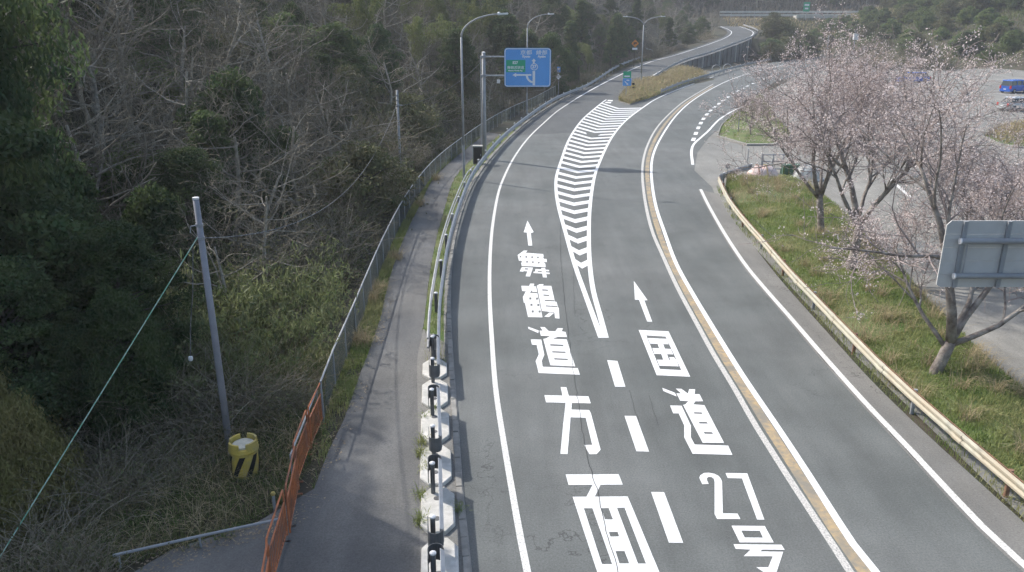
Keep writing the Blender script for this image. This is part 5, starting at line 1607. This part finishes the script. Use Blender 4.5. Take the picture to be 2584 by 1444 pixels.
for (x, y, s, l) in ((-10.3, 14.9, .85, 'yellow-brown feathery conifer at the lower left edge'), (-11.9, 16.6, .95, 'yellow-brown conifer partly out of view at the left edge')):
    n, _, c, g = LBL['ever']
    stamp(ced, 'conifer_tree', l, 'tree', 'brown conifers', (x, y, hz(x, y)-.6), x*3, s)
# bamboo grass and brush by the fence
for (x, y, s) in [(-7.3, 21.3, .9), (-7.9, 23.4, 1.0), (-7.1, 24.6, .75), (-8.7, 21.8, .9), (-7.9, 26.2, .85), (-9.2, 25.0, 1.0), (-8.5, 28.0, .85), (-10.0, 23.5, 1.0), (-9.4, 27.0, 1.0), (-10.6, 26.0, 1.1), (-11.8, 24.5, 1.2), (-8.6, 19.6, .7), (-13.0, 27.0, 1.3), (-11.2, 21.8, 1.3)]:
    put('bamb', BAMB[int(x*10) % 2], x, y, s)
for (x, y, s) in [(-7.6, 18.6, .95), (-8.8, 17.5, .8), (-6.8, 19.6, .75), (-9.3, 19.3, 1.0), (-7.9, 16.2, .6), (-8.9, 15.0, .7), (-9.4, 13.2, .7), (-8.2, 12.4, .55), (-6.0, 19.4, .5), (-10.3, 17.4, .9),
                  (-7.9, 31, 1.1), (-8.3, 34.5, 1.2), (-8.5, 38, 1.2), (-8.7, 42, 1.2), (-8.6, 46, 1.2), (-8.6, 50, 1.2), (-7.6, 55, 1.1), (-9, 33, 1.5), (-9.2, 38, 1.5), (-9.4, 44, 1.5)]:
    put('brush', BRUSH[int(abs(x*7)) % 3], x, y, s, 0, .1)
# right-hand hill: green shrubs, and scrub behind the lot and along the bank
rb = random.Random(5)
n_r = 0
for k in range(420):
    x = rb.uniform(88, 170); y = rb.uniform(120, 270)
    z = hz(x, y)
    if z < .5: continue
    px, py = proj((x, y, z+1))
    if not (1950 < px < 2680 and -40 < py < 300): continue
    kind = rb.random()
    src = BUSH[1] if kind < .5 else BUSH[0] if kind < .8 else BUSH[2]
    stamp(src, 'shrub', 'green shrub on the slope behind the parking lot', 'shrub', 'shrubs on the right-hand slope', (x, y, z), rb.uniform(0, 6), rb.uniform(1.0, 2.0)); n_r += 1
    if n_r > 150: break
for k in range(14):
    x = rb.uniform(70, 92); y = rb.uniform(165, 200)
    stamp(BRUSH[k % 3] if k % 3 else BARE[k % 5], 'brush_clump' if k % 3 else 'bare_tree', 'tan leafless scrub between the lot and the far highway', 'brush', 'scrub behind the lot', (x, y, hz(x, y)), rb.uniform(0, 6), rb.uniform(1.6, 2.4) if k % 3 else .75)
for (x, y, s, i) in [(68, 209, 2.2, 2), (70, 216, 2.4, 2), (74, 222, 2.3, 0), (79, 226, 2.2, 2), (72, 208, 1.8, 0), (76, 214, 1.9, 2), (61.5, 197, 1.5, 2), (63.5, 204, 1.9, 0), (66.5, 213, 2.0, 2), (69, 222, 1.9, 2), (64, 199, 1.4, 2), (67, 205, 1.8, 2)]:
    stamp(BUSH[i], 'shrub', 'big olive-brown bush in the bend of the ramp', 'shrub', 'bushes in the ramp bend', (x, y, hz(x, y)), x, s)
# woods on the far hill
for k in range(330):
    x = rb.uniform(-10, 190); y = rb.uniform(300, 352)
    src = (EVER[1], EVER[3], BARE[0], BARE[2], BARE[4])[k % 5]
    px, py = proj((x, y, hz(x, y)+5))
    if not (-50 < px < 2650): continue
    ev = k % 5 < 2
    stamp(src, 'evergreen_tree' if ev else 'bare_tree', 'evergreen tree on the far hill behind the expressway' if ev else 'leafless tree on the far hill behind the expressway', 'tree', 'woods on the far hill', (x, y, hz(x, y)), rb.uniform(0, 6), rb.uniform(1.0, 1.6))

# ------------------------------------------------------------------ grass (uncountable)
def blades(P, Hm, Wm, nr, lean=.45, curl=.5):
    n = len(P)
    an = nr.uniform(0, 2*np.pi, n); h = Hm*nr.uniform(.5, 1.5, n); w = Wm*nr.uniform(.7, 1.3, n)
    dx, dy = np.cos(an), np.sin(an)
    bx, by = -dy*w[:], dx*w[:]
    l = lean*h*nr.uniform(.1, 1.3, n); l2 = l*(1 + curl)
    z0 = P[:, 2]
    v0 = np.stack([P[:, 0]-bx, P[:, 1]-by, z0-.03], 1); v1 = np.stack([P[:, 0]+bx, P[:, 1]+by, z0-.03], 1)
    mx, my = P[:, 0]+dx*l*.45, P[:, 1]+dy*l*.45
    v2 = np.stack([mx+bx*.8, my+by*.8, z0+h*.62], 1); v3 = np.stack([mx-bx*.8, my-by*.8, z0+h*.62], 1)
    v4 = np.stack([P[:, 0]+dx*l2, P[:, 1]+dy*l2, z0+h*(1-.25*curl)], 1)
    V = np.stack([v0, v1, v2, v3, v4], 1).reshape(-1, 3)
    b = np.arange(n)*5
    F = np.concatenate([np.stack([b, b+1, b+2], 1), np.stack([b, b+2, b+3], 1), np.stack([b+3, b+2, b+4], 1)])
    return V, F
def strip_points(A, B, n, nr, hf=None, clump=0.0, seed=0):
    k = nr.uniform(0, len(A)-1.001, n); i = k.astype(int); f = (k-i)[:, None]; v = nr.random(n)[:, None]
    A_ = np.array([p[:] for p in A]); B_ = np.array([p[:] for p in B])
    P = (A_[i]*(1-f)+A_[i+1]*f)*(1-v) + (B_[i]*(1-f)+B_[i+1]*f)*v
    if hf is not None:
        P[:, 2] = [hf(Vector(p), 0, float(vv)) for p, vv in zip(P, v[:, 0])]
    if clump:
        q = vnoise(P[:, 0], P[:, 1], 1.1, seed)
        P = P[q > nr.random(len(P))*clump]
    return P
nr = np.random.default_rng(77)
P = strip_points(VA, VB, 62000, nr, vhf)
gmask = vnoise(P[:, 0], P[:, 1], .35, 12) + .35*vnoise(P[:, 0], P[:, 1], 1.3, 13)
green = P[gmask < .92]; dry = P[gmask >= .80][::4]
V, F = blades(green, .13, .010, nr)
tag(link('grass', np_mesh('grass', V, F, 'grass_green')), 'short green grass on the verge under the cherry trees', 'grass', kind='stuff')
V, F = blades(dry, .34, .006, nr, .9, .8)
tag(link('dry_grass', np_mesh('dry_grass', V, F, 'grass_dry')), 'dry straw-coloured grass tangled through the verge', 'grass', kind='stuff')
# taller straw tufts standing in clumps on the verge and along the fence
cl = strip_points(VA, VB, 60, nr, vhf)
T_ = [c + nr.normal(0, .13, (70, 3))*np.array([1, 1, 0]) for c in cl]
for (cx, cy) in ((955, 735), (900, 862), (915, 870), (1000, 655), (1060, 520), (1100, 455), (940, 760)):
    g_ = G(cx, cy); T_.append(np.array([g_.x, g_.y, .02]) + nr.normal(0, .13, (160, 3))*np.array([1, 1.6, 0]))
V, F = blades(np.concatenate(T_), .42, .006, nr, 1.1, .8)
tag(link('straw_tufts', np_mesh('straw_tufts', V, F, 'grass_dry')), 'pale straw tufts standing on the verges', 'grass', kind='stuff')
# weeds along fence, kerb and path
Q = []
FLn = [p for p in FL if p.y < 95]
pl = resample([p for p in GL(path_px_l[4:])], n=60)
A_ = resample([p for p in FL if p.y < 64], n=60)
Q.append(strip_points([a.lerp(b, .02) for a, b in zip(A_, pl)], [a.lerp(b, 1.02) for a, b in zip(A_, pl)], 26000, nr, None, .9, 3))
pr = resample([Vector((p.x, p.y, 0)) for p in GL(path_px_r[4:])], n=60)
kk = resample([p + Vector((-.2, 0, 0)) for p in KB if 21 < p.y < 75], n=60)
Q.append(strip_points(pr, kk, 9000, nr, None, 1.25, 4))
pr2 = resample(GL(path_px_r[:5]), n=20); bk = [p + Vector((.12, 0, 0)) for p in pr2]
for (cx, cy, m_) in ((1068, 1118, 90), (1063, 1150, 120), (1076, 1185, 60), (1062, 1255, 80), (1060, 1320, 110), (1072, 1060, 40), (1160, 1290, 40), (1098, 1040, 30)):
    g_ = G(cx, cy); Q.append(np.stack([g_.x + nr.normal(0, .07, m_), g_.y + nr.normal(0, .12, m_), np.zeros(m_)], 1))
P = np.concatenate(Q); P[:, 2] = .02
V, F = blades(P, .17, .008, nr, .7, .6)
tag(link('weeds', np_mesh('weeds', V, F, 'grass_green')), 'weeds growing along the fence, kerb and footpath', 'weeds', kind='stuff')
# rough grass round the barrel and down the bank
n = 34000
x = nr.uniform(-10.5, -4.7, n); y = nr.uniform(11.5, 24, n)
ok = (x < np.interp(y, [11, 12.6, 13.6, 15.2, 17.5, 19, 24], [-9.0, -8.3, -5.7, -4.85, -4.75, -4.9, -5.0]))
x, y = x[ok], y[ok]
P = np.stack([x, y, height(x, y)], 1)
V, F = blades(P, .16, .009, nr, .8, .7)
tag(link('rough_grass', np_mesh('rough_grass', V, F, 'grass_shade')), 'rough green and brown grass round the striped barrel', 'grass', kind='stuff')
n = 5000
P = P[nr.integers(0, len(P), n)] + nr.normal(0, .1, (n, 3))*np.array([1, 1, 0])
P[:, 2] = height(P[:, 0], P[:, 1])
V, F = blades(P, .34, .005, nr, 1.4, .9)
tag(link('dry_grass', np_mesh('dry_grass', V, F, 'grass_dry')), 'dead straw lying over the bank beside the barriers', 'grass', kind='stuff')
# right shoulder weeds, islands
sh = resample(offset([Vector((p.x, p.y, 0)) for p in RGB], .10), n=60); sh2 = resample(offset([Vector((p.x, p.y, 0)) for p in RGB], -.5), n=60)
P = strip_points(sh, sh2, 6500, nr, None, 1.2, 9)
def in_ring(ring, n, h):
    R_ = np.array(ring); c = R_.mean(0); k = nr.integers(0, len(R_), n); f = np.sqrt(nr.random(n))[:, None]*.96
    p = c + (R_[k] + nr.normal(0, .1, (n, 2)) - c)*f
    return np.concatenate([p, (h*(1-f**2))], 1)
V1, F1 = blades(P, .16, .008, nr, .7, .6)
tag(link('weeds', np_mesh('weeds', V1, F1, 'grass_green')), 'weeds growing under the cream guardrail', 'weeds', kind='stuff')
P = in_ring(ISL_A, 5200, .35)
V1, F1 = blades(P, .28, .014, nr, .7, .6)
tag(link('grass', np_mesh('grass', V1, F1, 'grass_green')), 'tufted green grass on the entrance island', 'grass', kind='stuff')
P = in_ring(ISL_B, 5000, .5)
V1, F1 = blades(P, .5, .02, nr, .9, .7)
tag(link('dry_grass', np_mesh('dry_grass', V1, F1, 'grass_dry')), 'pale dry grass on the low bank in the lot', 'grass', kind='stuff')
n = 9000
k = nr.uniform(0, 28.99, n); i_ = k.astype(int); f = (k-i_)[:, None]; v = nr.random(n)[:, None]
A_ = np.array([p[:] for p in IL]); B_ = np.array([p[:] for p in IR])
P = (A_[i_]*(1-f)+A_[i_+1]*f)*(1-v) + (B_[i_]*(1-f)+B_[i_+1]*f)*v
P[:, 2] = [ihf(Vector(p), kk_/29, float(vv)) for p, kk_, vv in zip(P, k, v[:, 0])]
gi = P[nr.random(len(P)) < .45]; gi = gi[(gi[:, 1] < 114) | (nr.random(len(gi)) < .22)]
V1, F1 = blades(gi, .5, .03, nr, .8, .6)
tag(link('grass', np_mesh('grass', V1, F1, 'grass_green')), 'green growth on the island between highway and ramp', 'grass', kind='stuff')
V1, F1 = blades(P, .6, .03, nr, .8, .6)
tag(link('dry_grass', np_mesh('dry_grass', V1, F1, 'grass_dry')), 'straw and weeds on the island between highway and ramp', 'grass', kind='stuff')
# straw on the far bank
n = 9000
x = nr.uniform(70, 135, n); y = nr.uniform(246, 281, n)
P = np.stack([x, y, height(x, y)], 1)
V1, F1 = blades(P, .7, .08, nr, .6, .5)
tag(link('dry_grass', np_mesh('dry_grass', V1, F1, 'grass_dry')), 'straw-coloured grass on the far expressway bank', 'grass', kind='stuff')
# undergrowth of dead leaves and twigs over the hillside
n = 150000
y = 12 + 160*nr.random(n)**1.4; d = .8 + 46*nr.random(n)**1.3
x = np.array(xf(y)) - d
x = np.where((y < 26), x - 4.0, x)
P = np.stack([x, y, height(x, y) + .12], 1)
V1, F1 = leaves(P, .055 + .0011*y, nr, 1.8, None, .14)
tag(link('undergrowth', np_mesh('undergrowth', V1, F1, 'dead_leaf')), 'dead leaves and low undergrowth covering the left hillside', 'undergrowth', kind='stuff')
n = 80000
y = 24 + 170*nr.random(n)**1.2; d = 1.6 + 40*nr.random(n)**1.3
x = np.array(xf(y)) - d
P = np.stack([x, y, height(x, y)], 1)
P = P[(vnoise(x, y, .35, 21) > .3)]
V1, F1 = blades(P, .95, .009 + .00009*P[:, 1], nr, .5, .6)
tag(link('dead_stems', np_mesh('dead_stems', V1, F1, 'stems_dark')), 'thicket of dead brown stems covering the left hillside', 'undergrowth', kind='stuff')
n = 40000
x = nr.uniform(-40, 200, n); y = nr.uniform(292, 345, n)
P = np.stack([x, y, height(x, y)], 1)
V1, F1 = blades(P, 1.6, .14, nr, .5, .6)
tag(link('dead_stems', np_mesh('dead_stems', V1, F1, 'dead_brush')), 'brown brushwood covering the far hill', 'undergrowth', kind='stuff')
n = 60000
x = nr.uniform(86, 175, n); y = nr.uniform(110, 280, n)
hz_ = height(x, y); ok = hz_ > .3
P = np.stack([x, y, hz_], 1)[ok]
V1, F1 = blades(P, .8, .05, nr, .8, .6)
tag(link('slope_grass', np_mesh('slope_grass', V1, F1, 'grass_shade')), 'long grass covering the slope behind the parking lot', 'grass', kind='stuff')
# leaf litter at the path edge
Q = strip_points([p + Vector((-.25, 0, 0)) for p in pl[:14]], [p + Vector((.35, 0, 0)) for p in pl[:14]], 900, nr, None, 1.3, 5)
Q2 = strip_points(resample(GL(path_px_l[1:5]), n=20), [p + Vector((.5, -.35, 0)) for p in resample(GL(path_px_l[1:5]), n=20)], 1100, nr, None, 1.4, 5)
P = np.concatenate([Q, Q2]); P[:, 2] = .04
V1, F1 = leaves(P, .045, nr, 1.8, None, .0)
V1[:, 2] = .035 + np.abs(V1[:, 2]-.04)*.4
tag(link('leaf_litter', np_mesh('leaf_litter', V1, F1, 'litter')), 'dead leaves gathered along the footpath edge', 'litter', kind='stuff')

# ------------------------------------------------------------------ haze
HAZE = 0.0005
if HAZE > 0:
    mb = MB().box(-950, 950, -320, 1150, -6, 85)
    me = mb.mesh('haze')
    hm = bpy.data.materials.new('haze'); hm.use_nodes = True
    nt = hm.node_tree
    nt.nodes.remove(nt.nodes['Principled BSDF'])
    pv = nt.nodes.new('ShaderNodeVolumePrincipled')
    pv.inputs['Color'].default_value = (.92, .95, 1.0, 1)
    pv.inputs['Density'].default_value = HAZE
    pv.inputs['Anisotropy'].default_value = .2
    nt.links.new(pv.outputs['Volume'], nt.nodes['Material Output'].inputs['Volume'])
    me.materials.append(hm)
    tag(link('haze', me), 'pale haze in the air over the valley', 'haze', kind='stuff')
# say which plant is which: order them by distance behind the nearest landmark
marks = [(150, 'the left edge of the view'), (530, 'the stayed grey pole'), (800, 'the bamboo grass'), (1010, 'the thin pale pole'), (1170, 'the nearest street lamp'), (1330, 'the blue direction sign'), (1617, 'the twin street lamp'), (1830, 'the bend of the ramp'), (2060, 'the far abutment'), (2330, 'the parked blue car'), (2550, 'the silver car')]
look = {'bare trees on the hillside': 'bare pale-branched tree', 'evergreens on the hillside': 'dark evergreen tree', 'shrubs on the hillside': 'leafy shrub', 'dead brush on the slope': 'clump of dead brown stems', 'bamboo grass by the fence': 'clump of pale-leaved bamboo grass', 'arching bamboo': 'arching plumed bamboo', 'shrubs on the right-hand slope': 'green slope shrub', 'scrub behind the lot': 'tan leafless scrub', 'bushes in the ramp bend': 'olive-brown bush', 'woods on the far hill': 'far hill tree'}
def ordinal(n):
    w = ['nearest', 'second nearest', 'third nearest', 'fourth nearest', 'fifth nearest', 'sixth nearest', 'seventh nearest', 'eighth nearest', 'ninth nearest', 'tenth nearest']
    return w[n] if n < 10 else '%d%s nearest' % (n+1, 'th' if 10 < (n+1) % 100 < 14 else {1: 'st', 2: 'nd', 3: 'rd'}.get((n+1) % 10, 'th'))
keep = set(h[5] for h in HERO)
fam = {}
for o in COL.objects:
    if o.parent is None and o.get('group') in look and o['label'] not in keep:
        p = proj(o.location + Vector((0, 0, 2)))
        m = min(marks, key=lambda q: abs(q[0]-p[0]))[1]
        lk = look[o['group']]
        if o['group'] == 'woods on the far hill': lk = 'far hill ' + ('evergreen' if o.name.startswith('ever') else 'leafless tree')
        fam.setdefault((lk, m), []).append((o.location.y, o))
for (lk, m), l in fam.items():
    l.sort(key=lambda q: q[0])
    for i, (y, o) in enumerate(l):
        o['label'] = (ordinal(i) + ' ' if len(l) > 1 else 'only ') + lk + ' in line with ' + m
print('counts', cnt, len(bpy.data.objects))
